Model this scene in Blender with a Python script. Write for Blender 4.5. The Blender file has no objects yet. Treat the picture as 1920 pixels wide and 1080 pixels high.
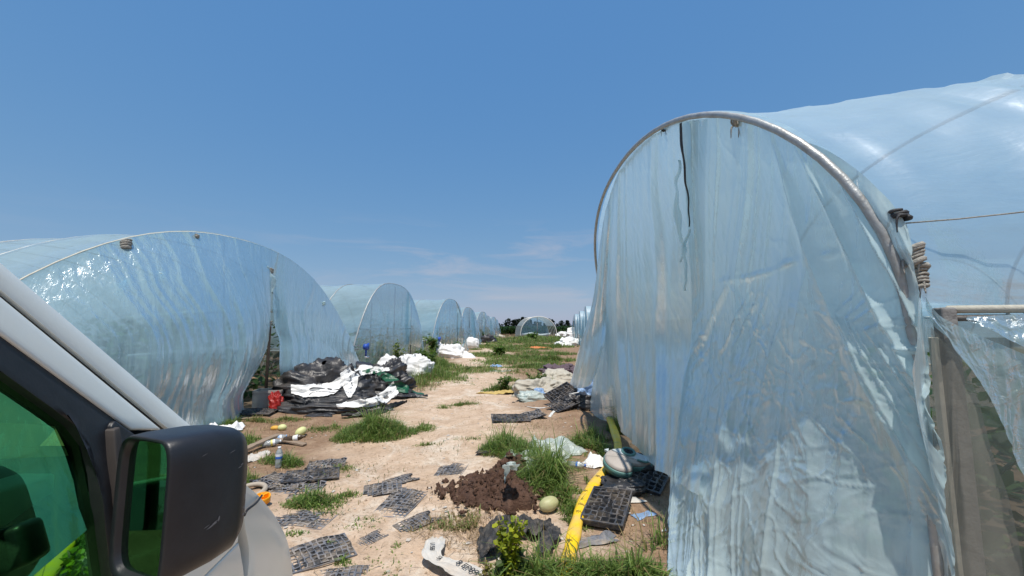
import bpy, math, random
import numpy as np
from mathutils import Vector, Matrix
random.seed(7); RNG = np.random.default_rng(11)
S = bpy.context.scene; C = S.collection
R = math.radians

# ------------------------------------------------------------------ camera
H_EYE = 1.6; FPX = 740.0; PITCH = math.atan(.1)
cam_d = bpy.data.cameras.new('camera'); cam = bpy.data.objects.new('camera', cam_d); C.objects.link(cam)
cam_d.sensor_width = 36; cam_d.lens = 36*FPX/1920; cam_d.clip_start = .05; cam_d.clip_end = 6000
cam.location = (0, 0, H_EYE); cam.rotation_euler = (math.pi/2 + PITCH, 0, 0); S.camera = cam
cP, sP = math.cos(PITCH), math.sin(PITCH)
EYE = np.array([0, 0, H_EYE])
def ray(px, py):
    u = (px-960)/FPX; v = (540-py)/FPX
    return np.array([u, cP - v*sP, sP + v*cP])
def G(px, py, z=0.0):                       # point on the ground seen at a pixel
    r = ray(px, py); return r*((z-H_EYE)/r[2]) + EYE
def onplane(px, py, f):                     # point of the surface X = f(P)
    r = ray(px, py); t = 2.0
    for _ in range(60): t = .5*t + .5*f(r*t + EYE)/r[0]
    return r*t + EYE

# ------------------------------------------------------------------ noise
def _h(ix, iy, iz):
    n = (ix.astype(np.int64)*374761393 + iy.astype(np.int64)*668265263 + iz.astype(np.int64)*1274126177) & 0xffffffff
    n = ((n ^ (n >> 13))*1274126177) & 0xffffffff
    return ((n ^ (n >> 16)) & 0xffff)/32767.5 - 1
def vn(x, y, z=0.0):
    x, y, z = np.broadcast_arrays(np.asarray(x, float), np.asarray(y, float), np.asarray(z, float))
    i, j, k = np.floor(x), np.floor(y), np.floor(z); a, b, c = x-i, y-j, z-k
    a, b, c = (t*t*t*(t*(6*t-15)+10) for t in (a, b, c)); o = 0
    for di in (0, 1):
        for dj in (0, 1):
            for dk in (0, 1):
                o = o + _h(i+di, j+dj, k+dk)*(a if di else 1-a)*(b if dj else 1-b)*(c if dk else 1-c)
    return o
def fbm(x, y, z=0.0, o=4):
    s, a = 0, 1.0
    for _ in range(o): s = s + a*vn(x, y, z); x = x*2.03+7.1; y = y*2.03+3.7; z = z*2.03+1.3 if not np.isscalar(z) else z*2.03+1.3; a *= .5
    return s
def ridge(x, y, z=0.0, p=1.0): return (1-np.abs(vn(x, y, z))*1.6).clip(0, 1)**p
def sstep(a, b, x): t = np.clip((np.asarray(x, float)-a)/(b-a), 0, 1); return t*t*(3-2*t)

def terrain(x, y):
    x = np.asarray(x, float); y = np.asarray(y, float)
    f = np.exp(-np.maximum(0, y-10)/30.0)
    rut = -.035*np.exp(-((x+1.15)/.35)**2) - .03*np.exp(-((x-.15)/.3)**2)
    return f*(.045*fbm(x*.55, y*.4, 1.0, 3) + .016*fbm(x*2.3, y*2.1, 5.0, 3) + .007*fbm(x*8, y*8, 2.0, 2) + rut*.6*(.6+.4*vn(x*.3, y*.5)))
def GT(px, py):
    p = G(px, py)
    for _ in range(3): p = G(px, py, float(terrain(p[0], p[1])))
    return p

# ------------------------------------------------------------------ materials
def mat(name):
    m = bpy.data.materials.new(name); m.use_nodes = True; nt = m.node_tree; nt.nodes.clear()
    out = nt.nodes.new('ShaderNodeOutputMaterial'); return m, nt, out
def N(nt, t, **kw):
    n = nt.nodes.new(t)
    for k, v in kw.items():
        if k.startswith('_'): setattr(n, k[1:], v)
        else:
            k2 = k.replace('__', ' '); key = int(k2[1:]) if k2[0] == 'i' and k2[1:].isdigit() else k2
            if hasattr(v, 'is_linked') or isinstance(v, bpy.types.NodeSocket): nt.links.new(v, n.inputs[key])
            else: n.inputs[key].default_value = v
    return n
def rgb(c): return (*c, 1.0)
def noise(nt, vec, scale, detail=4, rough=.55, dist=0.0):
    return N(nt, 'ShaderNodeTexNoise', Vector=vec, Scale=scale, Detail=detail, Roughness=rough, Distortion=dist).outputs['Fac']
def pos(nt, sc=None, rot=None):
    o = N(nt, 'ShaderNodeTexCoord').outputs['Object']
    if sc: o = N(nt, 'ShaderNodeMapping', Vector=o, Scale=sc, Rotation=rot or (0, 0, 0)).outputs[0]
    return o
def ramp(nt, fac, stops):
    r = N(nt, 'ShaderNodeValToRGB', Fac=fac); e = r.color_ramp.elements
    while len(e) < len(stops): e.new(.5)
    for k, (p, c) in enumerate(stops): e[k].position = p; e[k].color = rgb(c) if len(c) == 3 else c
    return r.outputs[0]
def mixc(nt, f, a, b, bt='MIX'):
    n = nt.nodes.new('ShaderNodeMix'); n.data_type = 'RGBA'; n.blend_type = bt
    for s, v in ((0, f), (6, a), (7, b)):
        if isinstance(v, bpy.types.NodeSocket): nt.links.new(v, n.inputs[s])
        else: n.inputs[s].default_value = v if s == 0 else rgb(v)
    return n.outputs[2]
def math_(nt, op, a, b=0.0, clamp=False):
    n = nt.nodes.new('ShaderNodeMath'); n.operation = op; n.use_clamp = clamp
    for s, v in ((0, a), (1, b)):
        if isinstance(v, bpy.types.NodeSocket): nt.links.new(v, n.inputs[s])
        else: n.inputs[s].default_value = v
    return n.outputs[0]
def basic(name, col, rough=.6, var=.25, scale=6.0, bump=0.0, bscale=30.0, metal=0.0, dirt=None, dirt_amt=.5, spec=.5, coat=0.0, stretch=None, attr=False, transl=0.0):
    m, nt, out = mat(name); v = pos(nt, stretch)
    nz = noise(nt, v, scale, 5, .6)
    c = mixc(nt, nz, tuple(x*(1-var) for x in col), tuple(min(1, x*(1+var)) for x in col))
    if attr:
        a = N(nt, 'ShaderNodeAttribute', _attribute_name='Col').outputs['Color']; c = mixc(nt, 1.0, a, mixc(nt, nz, (1-var,)*3, (1+var,)*3), 'MULTIPLY')
    if dirt:
        d = ramp(nt, noise(nt, v, scale*.6, 6, .65, .5), [(.45, (0, 0, 0)), (.68, (1, 1, 1))])
        c = mixc(nt, math_(nt, 'MULTIPLY', d, dirt_amt), c, dirt)
    b = N(nt, 'ShaderNodeBsdfPrincipled', Base__Color=c, Roughness=rough, Metallic=metal)
    b.inputs['Specular IOR Level'].default_value = spec; b.inputs['Coat Weight'].default_value = coat; b.inputs['Coat Roughness'].default_value = .12
    if bump:
        bn = N(nt, 'ShaderNodeBump', Strength=bump, Distance=.02, Height=noise(nt, v, bscale, 5, .6)); nt.links.new(bn.outputs[0], b.inputs['Normal'])
    sh = b.outputs[0]
    if transl:
        t = N(nt, 'ShaderNodeBsdfTranslucent', Color=c); mx = N(nt, 'ShaderNodeMixShader', Fac=transl, i1=sh, i2=t.outputs[0]); sh = mx.outputs[0]
    nt.links.new(sh, out.inputs[0]); return m

def film(name, op, col, tint, rough=.2, stretch=(9, 9, 1.2), bump=.35, crinkle=.25, gl=1.0, dirt=.25):
    """thin clear plastic sheet: part see-through, part milky, glossy; denser where seen edge-on"""
    m, nt, out = mat(name); p = pos(nt); ps = pos(nt, stretch)
    streak = noise(nt, ps, 1.0, 5, .6, .6); cr = noise(nt, p, 14, 5, .62, 1.2); big = noise(nt, p, .8, 4, .6, .4)
    fine = N(nt, 'ShaderNodeTexVoronoi', Vector=N(nt, 'ShaderNodeMapping', Vector=p, Scale=(7, 7, 3.2)).outputs[0], Scale=1.0, _feature='DISTANCE_TO_EDGE').outputs[0]
    fine = math_(nt, 'MULTIPLY', math_(nt, 'MINIMUM', fine, .12), 2.0)
    hgt = math_(nt, 'ADD', math_(nt, 'ADD', math_(nt, 'MULTIPLY', streak, bump), math_(nt, 'MULTIPLY', cr, crinkle)), math_(nt, 'MULTIPLY', fine, crinkle*.55))
    bn = N(nt, 'ShaderNodeBump', Strength=.9, Distance=.035, Height=hgt).outputs[0]
    lw = N(nt, 'ShaderNodeLayerWeight', Blend=.35, Normal=bn).outputs['Facing']
    o = math_(nt, 'ADD', op, math_(nt, 'MULTIPLY', lw, .3))
    o = math_(nt, 'ADD', o, math_(nt, 'MULTIPLY', math_(nt, 'SUBTRACT', streak, .5), .55))
    o = math_(nt, 'ADD', o, math_(nt, 'MULTIPLY', math_(nt, 'SUBTRACT', big, .5), .5), True)
    dm = ramp(nt, noise(nt, p, 2.2, 6, .7, 1.0), [(.48, (0, 0, 0)), (.75, (1, 1, 1))])
    c = mixc(nt, math_(nt, 'MULTIPLY', dm, dirt), col, (.55, .52, .44))
    di = N(nt, 'ShaderNodeBsdfDiffuse', Color=c, Normal=bn); tr = N(nt, 'ShaderNodeBsdfTranslucent', Color=c, Normal=bn)
    body = N(nt, 'ShaderNodeMixShader', Fac=.55, i1=di.outputs[0], i2=tr.outputs[0])
    tp = N(nt, 'ShaderNodeBsdfTransparent', Color=rgb(tint))
    m1 = N(nt, 'ShaderNodeMixShader', Fac=o, i1=tp.outputs[0], i2=body.outputs[0])
    g = N(nt, 'ShaderNodeBsdfGlossy', Color=(.95, .97, 1, 1), Roughness=rough, Normal=bn)
    fr = N(nt, 'ShaderNodeFresnel', IOR=1.45, Normal=bn)
    m2 = N(nt, 'ShaderNodeMixShader', Fac=math_(nt, 'MINIMUM', math_(nt, 'MULTIPLY', fr.outputs[0], gl), .5), i1=m1.outputs[0], i2=g.outputs[0])
    nt.links.new(m2.outputs[0], out.inputs[0]); return m

FB = (.77, .94, .96); TI = (.74, .90, .96)
M_F_MAIN = film('film_curtain_near', .86, FB, TI, .24, (9, 9, .9), .14, .06, .32, .05)
M_F_SIDE = film('film_curtain_thin', .70, FB, TI, .26, (9, 9, .5), .25, .04, .5, .05)
M_F_ROOF = film('film_roof', .46, (.58, .77, .85), (.80, .92, .97), .3, (.8, 4, 4), .35, .04, .5, .08)
M_F_ROOF_NEAR = film('film_roof_near', .45, (.58, .77, .85), (.82, .93, .98), .3, (.8, 4, 4), .3, .03, .36, .08)
M_F_ROOF_DULL = film('film_roof_dull', .45, (.52, .72, .80), (.78, .91, .96), .6, (.8, 4, 4), .3, .03, .15, .1)
M_F_LEFT = film('film_curtain_left', .66, (.60, .86, .97), (.70, .90, .98), .2, (13, 13, .55), .4, .03, .75, .1)
M_F_FAR = film('film_far', .36, (.42, .66, .76), (.64, .86, .94), .26, (8, 8, .4), .4, .04, .7)
M_F_CLEAR = film('film_flap', .52, (.55, .72, .75), (.8, .93, .95), .22, (9, 9, 2), .4, .3, 1.1)
M_PIPE = basic('galvanised_pipe', (.42, .43, .42), .45, .3, 20, .2, 60, .4, (.25, .2, .15), .5)
M_PIPE_OLD = basic('weathered_post', (.23, .22, .21), .75, .4, 14, .4, 40, .1, (.27, .23, .19), .4)
M_WOODPOST = basic('rusty_post', (.16, .095, .06), .85, .35, 14, .4, 40)
M_KNOT = basic('tie_rag', (.34, .32, .28), .9, .6, 30, .8, 50)
M_STRAP = basic('dark_strap', (.035, .036, .04), .6, .5, 30, .5, 40)
def net_mat(name, col, op):
    m, nt, out = mat(name); v = pos(nt); nz = noise(nt, v, 3, 4)
    d = N(nt, 'ShaderNodeBsdfDiffuse', Color=rgb(col)); t = N(nt, 'ShaderNodeBsdfTransparent')
    o = math_(nt, 'ADD', op, math_(nt, 'MULTIPLY', math_(nt, 'SUBTRACT', nz, .5), .4), True)
    mx = N(nt, 'ShaderNodeMixShader', Fac=o, i1=t.outputs[0], i2=d.outputs[0]); nt.links.new(mx.outputs[0], out.inputs[0]); return m
M_PIPE_DARK = basic('dark_frame_pipe', (.07, .08, .09), .6, .3, 14)
M_NET = net_mat('insect_net', (.25, .25, .22), .55)
M_RAIL = basic('bleached_rail', (.62, .58, .48), .7, .25, 12, .2, 40)
M_BLUE = basic('blue_winder_paint', (.03, .09, .42), .4, .2, 10)

M_BLACKFILM = basic('black_mulch_film', (.022, .022, .025), .42, .5, 5, .5, 22, 0, (.12, .1, .085), .45, .6)
M_WHITEFILM = basic('white_mulch_film', (.80, .79, .77), .5, .1, 4, .35, 25, 0, (.5, .43, .34), .35, .4)
M_GREENFILM = basic('green_sheet', (.012, .09, .045), .4, .4, 6, .4, 25)
M_TRAY = basic('black_seed_tray', (.05, .052, .06), .5, .4, 20, .25, 60, 0, (.27, .215, .165), .6)
M_TRAY_DUSTY = basic('dusty_seed_tray', (.15, .155, .175), .6, .4, 9, .3, 60, 0, (.40, .32, .24), .85)
M_NETTING = basic('black_netting', (.028, .029, .032), .6, .5, 30, .6, 90, 0, (.22, .18, .14), .5)
M_DUNG = basic('dark_manure', (.085, .042, .026), .95, .5, 14, 1.0, 60, 0, (.15, .085, .055), .6)
M_SOILCLOD = basic('soil_clod', (.36, .26, .18), .95, .35, 20, .6, 60)
M_GRASS = basic('grass_blade', (.1, .2, .04), .5, .2, 6, attr=True, transl=.5)
M_LEAF = basic('vine_leaf', (.06, .12, .03), .5, .2, 6, attr=True, transl=.3)
M_STRAW = basic('dry_straw', (.42, .31, .17), .8, .4, 20, attr=True)
M_BAG = basic('clear_poly_scrap', (.60, .68, .64), .3, .2, 8, .4, 30, 0, (.5, .45, .36), .4, .6, transl=.35)
M_BEIGE = basic('beige_tarpaulin', (.46, .42, .34), .6, .25, 7, .5, 30, 0, (.33, .26, .19), .5)
M_WOOD = basic('old_wood', (.30, .22, .155), .85, .35, 4, .5, 30, stretch=(1, 12, 12))
M_PURPLE = basic('dark_cloth', (.11, .075, .09), .9, .5, 9, .6, 30)
M_PALEBLUE = basic('pale_blue_plastic', (.30, .45, .68), .35, .35, 9, .4, 30, transl=.25)
M_ORANGE = basic('orange_net', (.62, .2, .06), .7, .3, 9, .5, 30)
M_YELLOWCLOTH = basic('straw_yellow_sack', (.50, .36, .12), .7, .3, 9, .5, 30)
M_WHITEBAG = basic('white_printed_sack', (.56, .53, .48), .5, .1, 6, .3, 40, 0, (.5, .38, .27), .5)
M_PRINT = basic('black_print', (.03, .03, .03), .6, .2)
M_HOSE = basic('yellow_layflat_hose', (.88, .56, .008), .38, .08, 5, .35, 14, 0, (.62, .42, .18), .8, .5)
M_HOSE_MUD = basic('mud_smear', (.62, .42, .24), .7, .2, 10, .3, 30)
M_CASING = basic('teal_grey_casing', (.42, .37, .33), .6, .12, 10, .1, 30, 0, (.3, .25, .19), .35)
M_CASINGRIM = basic('teal_rim', (.10, .22, .20), .5, .2, 10, .15, 30)
M_CASINGTOP = basic('pale_casing_lid', (.50, .55, .56), .4, .1, 10, .1, 30, 0, (.35, .3, .25), .3)
M_BLACKP = basic('black_moulded_plastic', (.012, .012, .013), .5, .3, 20, .2, 90)
M_MELON = basic('melon_skin', (.42, .41, .2), .5, .25, 5, .15, 20, 0, (.5, .36, .26), .5)
M_MELONY = basic('pale_melon_skin', (.62, .62, .28), .5, .15, 5)
M_MELONO = basic('rotten_orange_melon', (.65, .36, .05), .6, .2, 5)
M_BOTTLE = None
def clear_plastic():
    m, nt, out = mat('clear_bottle')
    t = N(nt, 'ShaderNodeBsdfTransparent', Color=(.88, .93, .95, 1)); d = N(nt, 'ShaderNodeBsdfDiffuse', Color=(.75, .8, .82, 1))
    g = N(nt, 'ShaderNodeBsdfGlossy', Roughness=.12); f = N(nt, 'ShaderNodeFresnel', IOR=1.45)
    a = N(nt, 'ShaderNodeMixShader', Fac=.35, i1=t.outputs[0], i2=d.outputs[0]); b = N(nt, 'ShaderNodeMixShader', Fac=f.outputs[0], i1=a.outputs[0], i2=g.outputs[0])
    nt.links.new(b.outputs[0], out.inputs[0]); return m
M_BOTTLE = clear_plastic()
M_LABELBLUE = basic('blue_label', (.03, .14, .55), .4, .1); M_LABELWHITE = basic('white_label', (.75, .77, .8), .4, .1); M_LABELYEL = basic('yellow_label', (.75, .68, .2), .4, .1)
M_BROWNB = basic('brown_bottle', (.06, .035, .015), .25, .2); M_CREAM = basic('cream_cap', (.7, .68, .6), .4, .1)
M_CRATE = basic('grey_plastic_crate', (.40, .36, .33), .6, .15, 8, .2, 40, 0, (.25, .19, .14), .5)
M_RED = basic('red_plastic_bag', (.40, .025, .02), .35, .25, 9, .5, 30, transl=.2)
M_CAP = basic('amber_plastic_cap', (.85, .36, .01), .35, .1, 6)
M_HOOPW = basic('dusty_rubber_ring', (.38, .32, .25), .7, .25, 9)
M_WHITEHOSE = basic('white_thin_tube', (.65, .64, .6), .5, .15, 9)
M_VANW = basic('white_car_paint', (.85, .875, .82), .3, .02, 3, 0, 30, 0, (.5, .48, .42), .12, .5, .6)
M_VANB = basic('black_trim', (.014, .015, .018), .42, .3, 9, .05, 160, 0, (.05, .05, .055), .35)
M_MIRB = basic('mirror_shell', (.013, .014, .018), .42, .35, 6, .06, 220, 0, (.035, .036, .042), .5)
M_SCUFF = basic('scuff_mark', (.15, .15, .16), .8, .5, 60)
M_INT = basic('dash_plastic', (.02, .021, .022), .6, .3, 8, .1, 80); M_SEAT = basic('seat_fabric', (.09, .09, .09), .9, .3, 10, .3, 60)
M_PAPER = basic('white_paper', (.8, .8, .8), .6, .05); M_RUBBER = basic('tyre_rubber', (.02, .02, .02), .8, .3, 8); M_STEEL = basic('wheel_steel', (.5, .5, .5), .35, .1, 8, metal=.8)
M_SEALBR = basic('worn_seal', (.05, .042, .038), .7, .4, 12)
def tinted():
    """metallised green window film: dims and tints what is behind, mirrors what is in front"""
    m, nt, out = mat('green_tint_film_glass'); t = N(nt, 'ShaderNodeBsdfTransparent', Color=(.22, .84, .30, 1)); g = N(nt, 'ShaderNodeBsdfGlossy', Color=(.26, .86, .35, 1), Roughness=.012)
    f = N(nt, 'ShaderNodeFresnel', IOR=1.5); fm = math_(nt, 'ADD', .48, math_(nt, 'MULTIPLY', f.outputs[0], .6), True)
    b = N(nt, 'ShaderNodeMixShader', Fac=fm, i1=t.outputs[0], i2=g.outputs[0]); nt.links.new(b.outputs[0], out.inputs[0]); return m
def glass(name, tint, gl=1.0, dark=0.0):
    m, nt, out = mat(name); t = N(nt, 'ShaderNodeBsdfTransparent', Color=rgb(tint)); g = N(nt, 'ShaderNodeBsdfGlossy', Roughness=.01)
    f = N(nt, 'ShaderNodeFresnel', IOR=1.5); fm = math_(nt, 'MULTIPLY', f.outputs[0], gl)
    b = N(nt, 'ShaderNodeMixShader', Fac=fm, i1=t.outputs[0], i2=g.outputs[0]); nt.links.new(b.outputs[0], out.inputs[0]); return m
M_GLASS = tinted(); M_WIND = glass('windscreen_glass', (.62, .78, .68))
def mirror_mat():
    m, nt, out = mat('mirror_glass'); b = N(nt, 'ShaderNodeBsdfGlossy', Color=(.27, .33, .30, 1), Roughness=.03); nt.links.new(b.outputs[0], out.inputs[0]); return m
M_MIRROR = mirror_mat()

def ground_mat():
    m, nt, out = mat('sandy_track_soil'); p = pos(nt)
    sep = N(nt, 'ShaderNodeSeparateXYZ', Vector=p); X, Y = sep.outputs[0], sep.outputs[1]
    n1 = noise(nt, p, .55, 6, .62, .6); n2 = noise(nt, p, 3.0, 6, .65, .4); n3 = noise(nt, p, 22, 5, .7); n4 = noise(nt, p, 90, 3, .6)
    sand = ramp(nt, n2, [(.25, (.41, .285, .195)), (.5, (.54, .395, .28)), (.75, (.64, .49, .365))])
    brown = ramp(nt, n2, [(.2, (.15, .085, .05)), (.55, (.25, .155, .095)), (.8, (.36, .25, .165))])
    # worn pale track down the middle, browner earth towards the tunnels: distance from the track's own line
    cx = math_(nt, 'ADD', -.75, math_(nt, 'MULTIPLY', Y, -.035))
    d = math_(nt, 'ABSOLUTE', math_(nt, 'SUBTRACT', X, cx))
    d = math_(nt, 'ADD', d, math_(nt, 'MULTIPLY', math_(nt, 'SUBTRACT', n1, .5), 2.6))
    d = math_(nt, 'ADD', d, math_(nt, 'MULTIPLY', math_(nt, 'SUBTRACT', n2, .5), .9))
    side = ramp(nt, math_(nt, 'DIVIDE', d, 4.0), [(.22, (0, 0, 0)), (.46, (1, 1, 1))])
    c = mixc(nt, math_(nt, 'MULTIPLY', side, .85), sand, brown)
    chalk = ramp(nt, noise(nt, N(nt, 'ShaderNodeMapping', Vector=p, Scale=(1.0, .8, 1), Location=(3.3, 1.7, 0)).outputs[0], 1.3, 7, .75, .8), [(.50, (0, 0, 0)), (.64, (1, 1, 1))])
    c = mixc(nt, math_(nt, 'MULTIPLY', math_(nt, 'MULTIPLY', chalk, .75), math_(nt, 'SUBTRACT', 1.0, side, True)), c, (.70, .61, .50))
    spk = ramp(nt, n3, [(.3, (.72, .70, .68)), (.5, (1, 1, 1)), (.72, (1.12, 1.12, 1.12))])
    c = mixc(nt, 1.0, c, spk, 'MULTIPLY')
    b = N(nt, 'ShaderNodeBsdfPrincipled', Base__Color=c, Roughness=.95); b.inputs['Specular IOR Level'].default_value = .15
    h = math_(nt, 'ADD', math_(nt, 'ADD', math_(nt, 'MULTIPLY', n2, 1.2), math_(nt, 'MULTIPLY', n3, .55)), math_(nt, 'MULTIPLY', n4, .2))
    bn = N(nt, 'ShaderNodeBump', Strength=.9, Distance=.035, Height=h); nt.links.new(bn.outputs[0], b.inputs['Normal'])
    nt.links.new(b.outputs[0], out.inputs[0]); return m

# ------------------------------------------------------------------ object helpers
WL = {}
def tag(o, label=None, cat=None, group=None, kind=None):
    for k, v in (('label', label), ('category', cat), ('group', group), ('kind', kind)):
        if v: o[k] = v
    return o
def thing(name, loc, label, cat, group=None):
    o = bpy.data.objects.new(name, None); C.objects.link(o); o.location = loc; o.empty_display_size = .2
    WL[o.name] = np.array(loc, float); return tag(o, label, cat, group)
def obj(name, V, F, m, parent=None, smooth=True, loc=None, cols=None, bevel=0, mats=None, midx=None):
    """V in world coordinates; stored relative to the parent (or loc)"""
    V = np.asarray(V, float).reshape(-1, 3)
    org = WL[parent.name] if parent else (np.array(loc, float) if loc is not None else np.zeros(3))
    me = bpy.data.meshes.new(name)
    me.from_pydata((V-org).tolist(), [], F.tolist() if isinstance(F, np.ndarray) else F)
    for mm in (mats or [m]): me.materials.append(mm)
    if midx is not None: me.polygons.foreach_set('material_index', np.asarray(midx, np.int32))
    if smooth: me.polygons.foreach_set('use_smooth', np.ones(len(me.polygons), bool))
    if cols is not None:
        a = me.color_attributes.new('Col', 'FLOAT_COLOR', 'POINT'); a.data.foreach_set('color', np.c_[np.asarray(cols), np.ones(len(V))].astype(np.float32).ravel())
    me.update(); o = bpy.data.objects.new(name, me); C.objects.link(o)
    if parent: o.parent = parent; WL[o.name] = org.copy()
    else: o.location = org; WL[o.name] = org.copy()
    if bevel:
        b = o.modifiers.new('bevel', 'BEVEL'); b.width = bevel; b.segments = 3; b.limit_method = 'ANGLE'; b.angle_limit = R(35)
    return o
def gridF(h, w, off=0, wrap=False):
    i, j = np.meshgrid(np.arange(h-1), np.arange(w if wrap else w-1), indexing='ij'); k = (j+1) % w
    return (np.stack([i*w+j, i*w+k, (i+1)*w+k, (i+1)*w+j], -1).reshape(-1, 4)+off)
def gridobj(name, P, m, parent=None, **kw):
    h, w = P.shape[:2]; return obj(name, P.reshape(-1, 3), gridF(h, w), m, parent, **kw)
class MB:
    def __init__(s): s.V = []; s.F = []; s.n = 0; s.C = []; s.I = []
    def add(s, V, F, col=None, mi=0):
        V = np.asarray(V, float).reshape(-1, 3); F = F.tolist() if isinstance(F, np.ndarray) else F
        s.V.append(V); s.F += [[q+s.n for q in f] for f in F]; s.n += len(V); s.I += [mi]*len(F)
        if col is not None: s.C.append(np.broadcast_to(np.asarray(col, float), (len(V), 3)))
        return s
    def box(s, c, sz, rot=None, mi=0):
        v = np.array([[x, y, z] for x in (-.5, .5) for y in (-.5, .5) for z in (-.5, .5)])*np.array(sz)
        if rot is not None: v = v @ np.array(rot).T
        return s.add(v+np.array(c), [[0, 1, 3, 2], [4, 6, 7, 5], [0, 4, 5, 1], [2, 3, 7, 6], [0, 2, 6, 4], [1, 5, 7, 3]], mi=mi)
    def tube(s, P, r, n=8, cap=True, mi=0):
        P = np.asarray(P, float); r = np.broadcast_to(np.asarray(r, float), (len(P),)); T = np.gradient(P, axis=0)
        T /= np.linalg.norm(T, axis=1)[:, None]+1e-12
        up = np.array([0, 0, 1.0]) if abs(T[0][2]) < .9 else np.array([1.0, 0, 0]); a = np.cross(T[0], up); a /= np.linalg.norm(a); rings = []
        for k in range(len(P)):
            a = a - T[k]*np.dot(a, T[k]); a /= np.linalg.norm(a); b = np.cross(T[k], a); th = np.linspace(0, 2*np.pi, n, endpoint=False)
            rings.append(P[k]+r[k]*(np.cos(th)[:, None]*a+np.sin(th)[:, None]*b))
        F = gridF(len(P), n, 0, True).tolist()
        if cap: F += [list(range(n))[::-1], [(len(P)-1)*n+q for q in range(n)]]
        return s.add(np.array(rings), F, mi=mi)
    def build(s, name, m, parent=None, **kw):
        if s.C: kw['cols'] = np.concatenate(s.C)
        if kw.get('mats'): kw['midx'] = s.I
        return obj(name, np.concatenate(s.V), s.F, m, parent, **kw)
def tubeobj(name, P, r, m, parent=None, n=8, **kw): return MB().tube(P, r, n).build(name, m, parent, **kw)
def rz(a): c, s = math.cos(a), math.sin(a); return np.array([[c, -s, 0], [s, c, 0], [0, 0, 1]])
def rx(a): c, s = math.cos(a), math.sin(a); return np.array([[1, 0, 0], [0, c, -s], [0, s, c]])
def ry(a): c, s = math.cos(a), math.sin(a); return np.array([[c, 0, s], [0, 1, 0], [-s, 0, c]])
def resamp(P, n):
    P = np.asarray(P, float)
    # Catmull-Rom smoothing, then even spacing
    Q = []; pts = np.vstack([2*P[0]-P[1], P, 2*P[-1]-P[-2]])
    for k in range(len(P)-1):
        t = np.linspace(0, 1, 24, endpoint=False)[:, None]; a, b, c, d = pts[k:k+4]
        Q.append(.5*((2*b)+(-a+c)*t+(2*a-5*b+4*c-d)*t*t+(-a+3*b-3*c+d)*t**3))
    Q = np.vstack(Q+[P[-1:]]); s = np.r_[0, np.cumsum(np.linalg.norm(np.diff(Q, axis=0), axis=1))]
    u = np.linspace(0, s[-1], n); return np.stack([np.interp(u, s, Q[:, k]) for k in range(3)], 1)
def coons(T, B, L, Rr, na, nb):
    T, B = resamp(T, na), resamp(B, na); L, Rr = resamp(L, nb), resamp(Rr, nb)
    a = np.linspace(0, 1, na)[None, :, None]; b = np.linspace(0, 1, nb)[:, None, None]
    return (1-b)*T[None]+b*B[None]+(1-a)*L[:, None]+a*Rr[:, None]-((1-a)*(1-b)*T[0]+a*(1-b)*T[-1]+(1-a)*b*B[0]+a*b*B[-1])
def folds(P, nrm, amp, freq, seed, shear=0.0, top=.25, crum=.25, fb=.6, pin=None):
    """long hanging folds running down the sheet plus finer crumples"""
    nb, na = P.shape[:2]; a = np.linspace(0, 1, na)[None, :]; b = np.linspace(0, 1, nb)[:, None]
    aw = a+shear*b+.04*vn(a*3+seed, b*2.5, seed)+.012*vn(a*9, b*7+seed, 3.0)
    f = .55*(ridge(aw*freq, b*fb+seed, seed, 1.6)-.5)+.3*(ridge(aw*freq*2.3+5, b*fb*1.6, seed+3, 2.0)-.4)+.14*(ridge(aw*freq*5.1+9, b*fb*3, seed+7, 2.5)-.35)
    x, y, z = P[..., 0], P[..., 1], P[..., 2]; q = x*.7+y+.12*vn(y*3, z*2, seed)
    c = (ridge(q*7+seed, z*1.6+q*.8, seed, 3)-.2)*.55+(ridge(q*15+seed, z*3.4-q*2, seed+1, 3)-.2)*.35+(ridge(q*6-z*3, z*5+seed, seed+2, 4)-.12)*.3
    am = amp*(top+(1-top)*b)
    d = am*f+amp*crum*c*(.3+.7*b)
    if pin is not None: d = d*pin
    return P+d[..., None]*np.asarray(nrm, float)

# ------------------------------------------------------------------ tunnels
def xsec(s, W, H, zs, pw=.92, e=None):
    """hoop section: s 0..1 from near foot to far foot -> (offset along the face, height)"""
    s = np.asarray(s, float)
    if e: x = -np.cos(math.pi*(.5*s+.5*sstep(0, 1, s)*0+.5*s)); return x*W/2, H*(1-np.abs(x)**e)
    leg = zs; arc = math.pi*.5*((W/2)+(H-zs))*.98; tot = 2*leg+arc; q = s*tot
    th = np.clip((q-leg)/arc, 0, 1)*math.pi
    y = -np.sign(np.cos(th))*np.abs(np.cos(th))**pw*W/2; z = zs+np.abs(np.sin(th))**pw*(H-zs)
    z = np.where(q < leg, q, np.where(q > tot-leg, tot-q, z)); return y, z
def kink(z, z0, k=.16): return k*np.log1p(np.exp(np.clip((np.asarray(z, float)-z0)/k, -30, 30)))
def unit(v): v = np.array(v, float); return v/np.linalg.norm(v)

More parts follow.
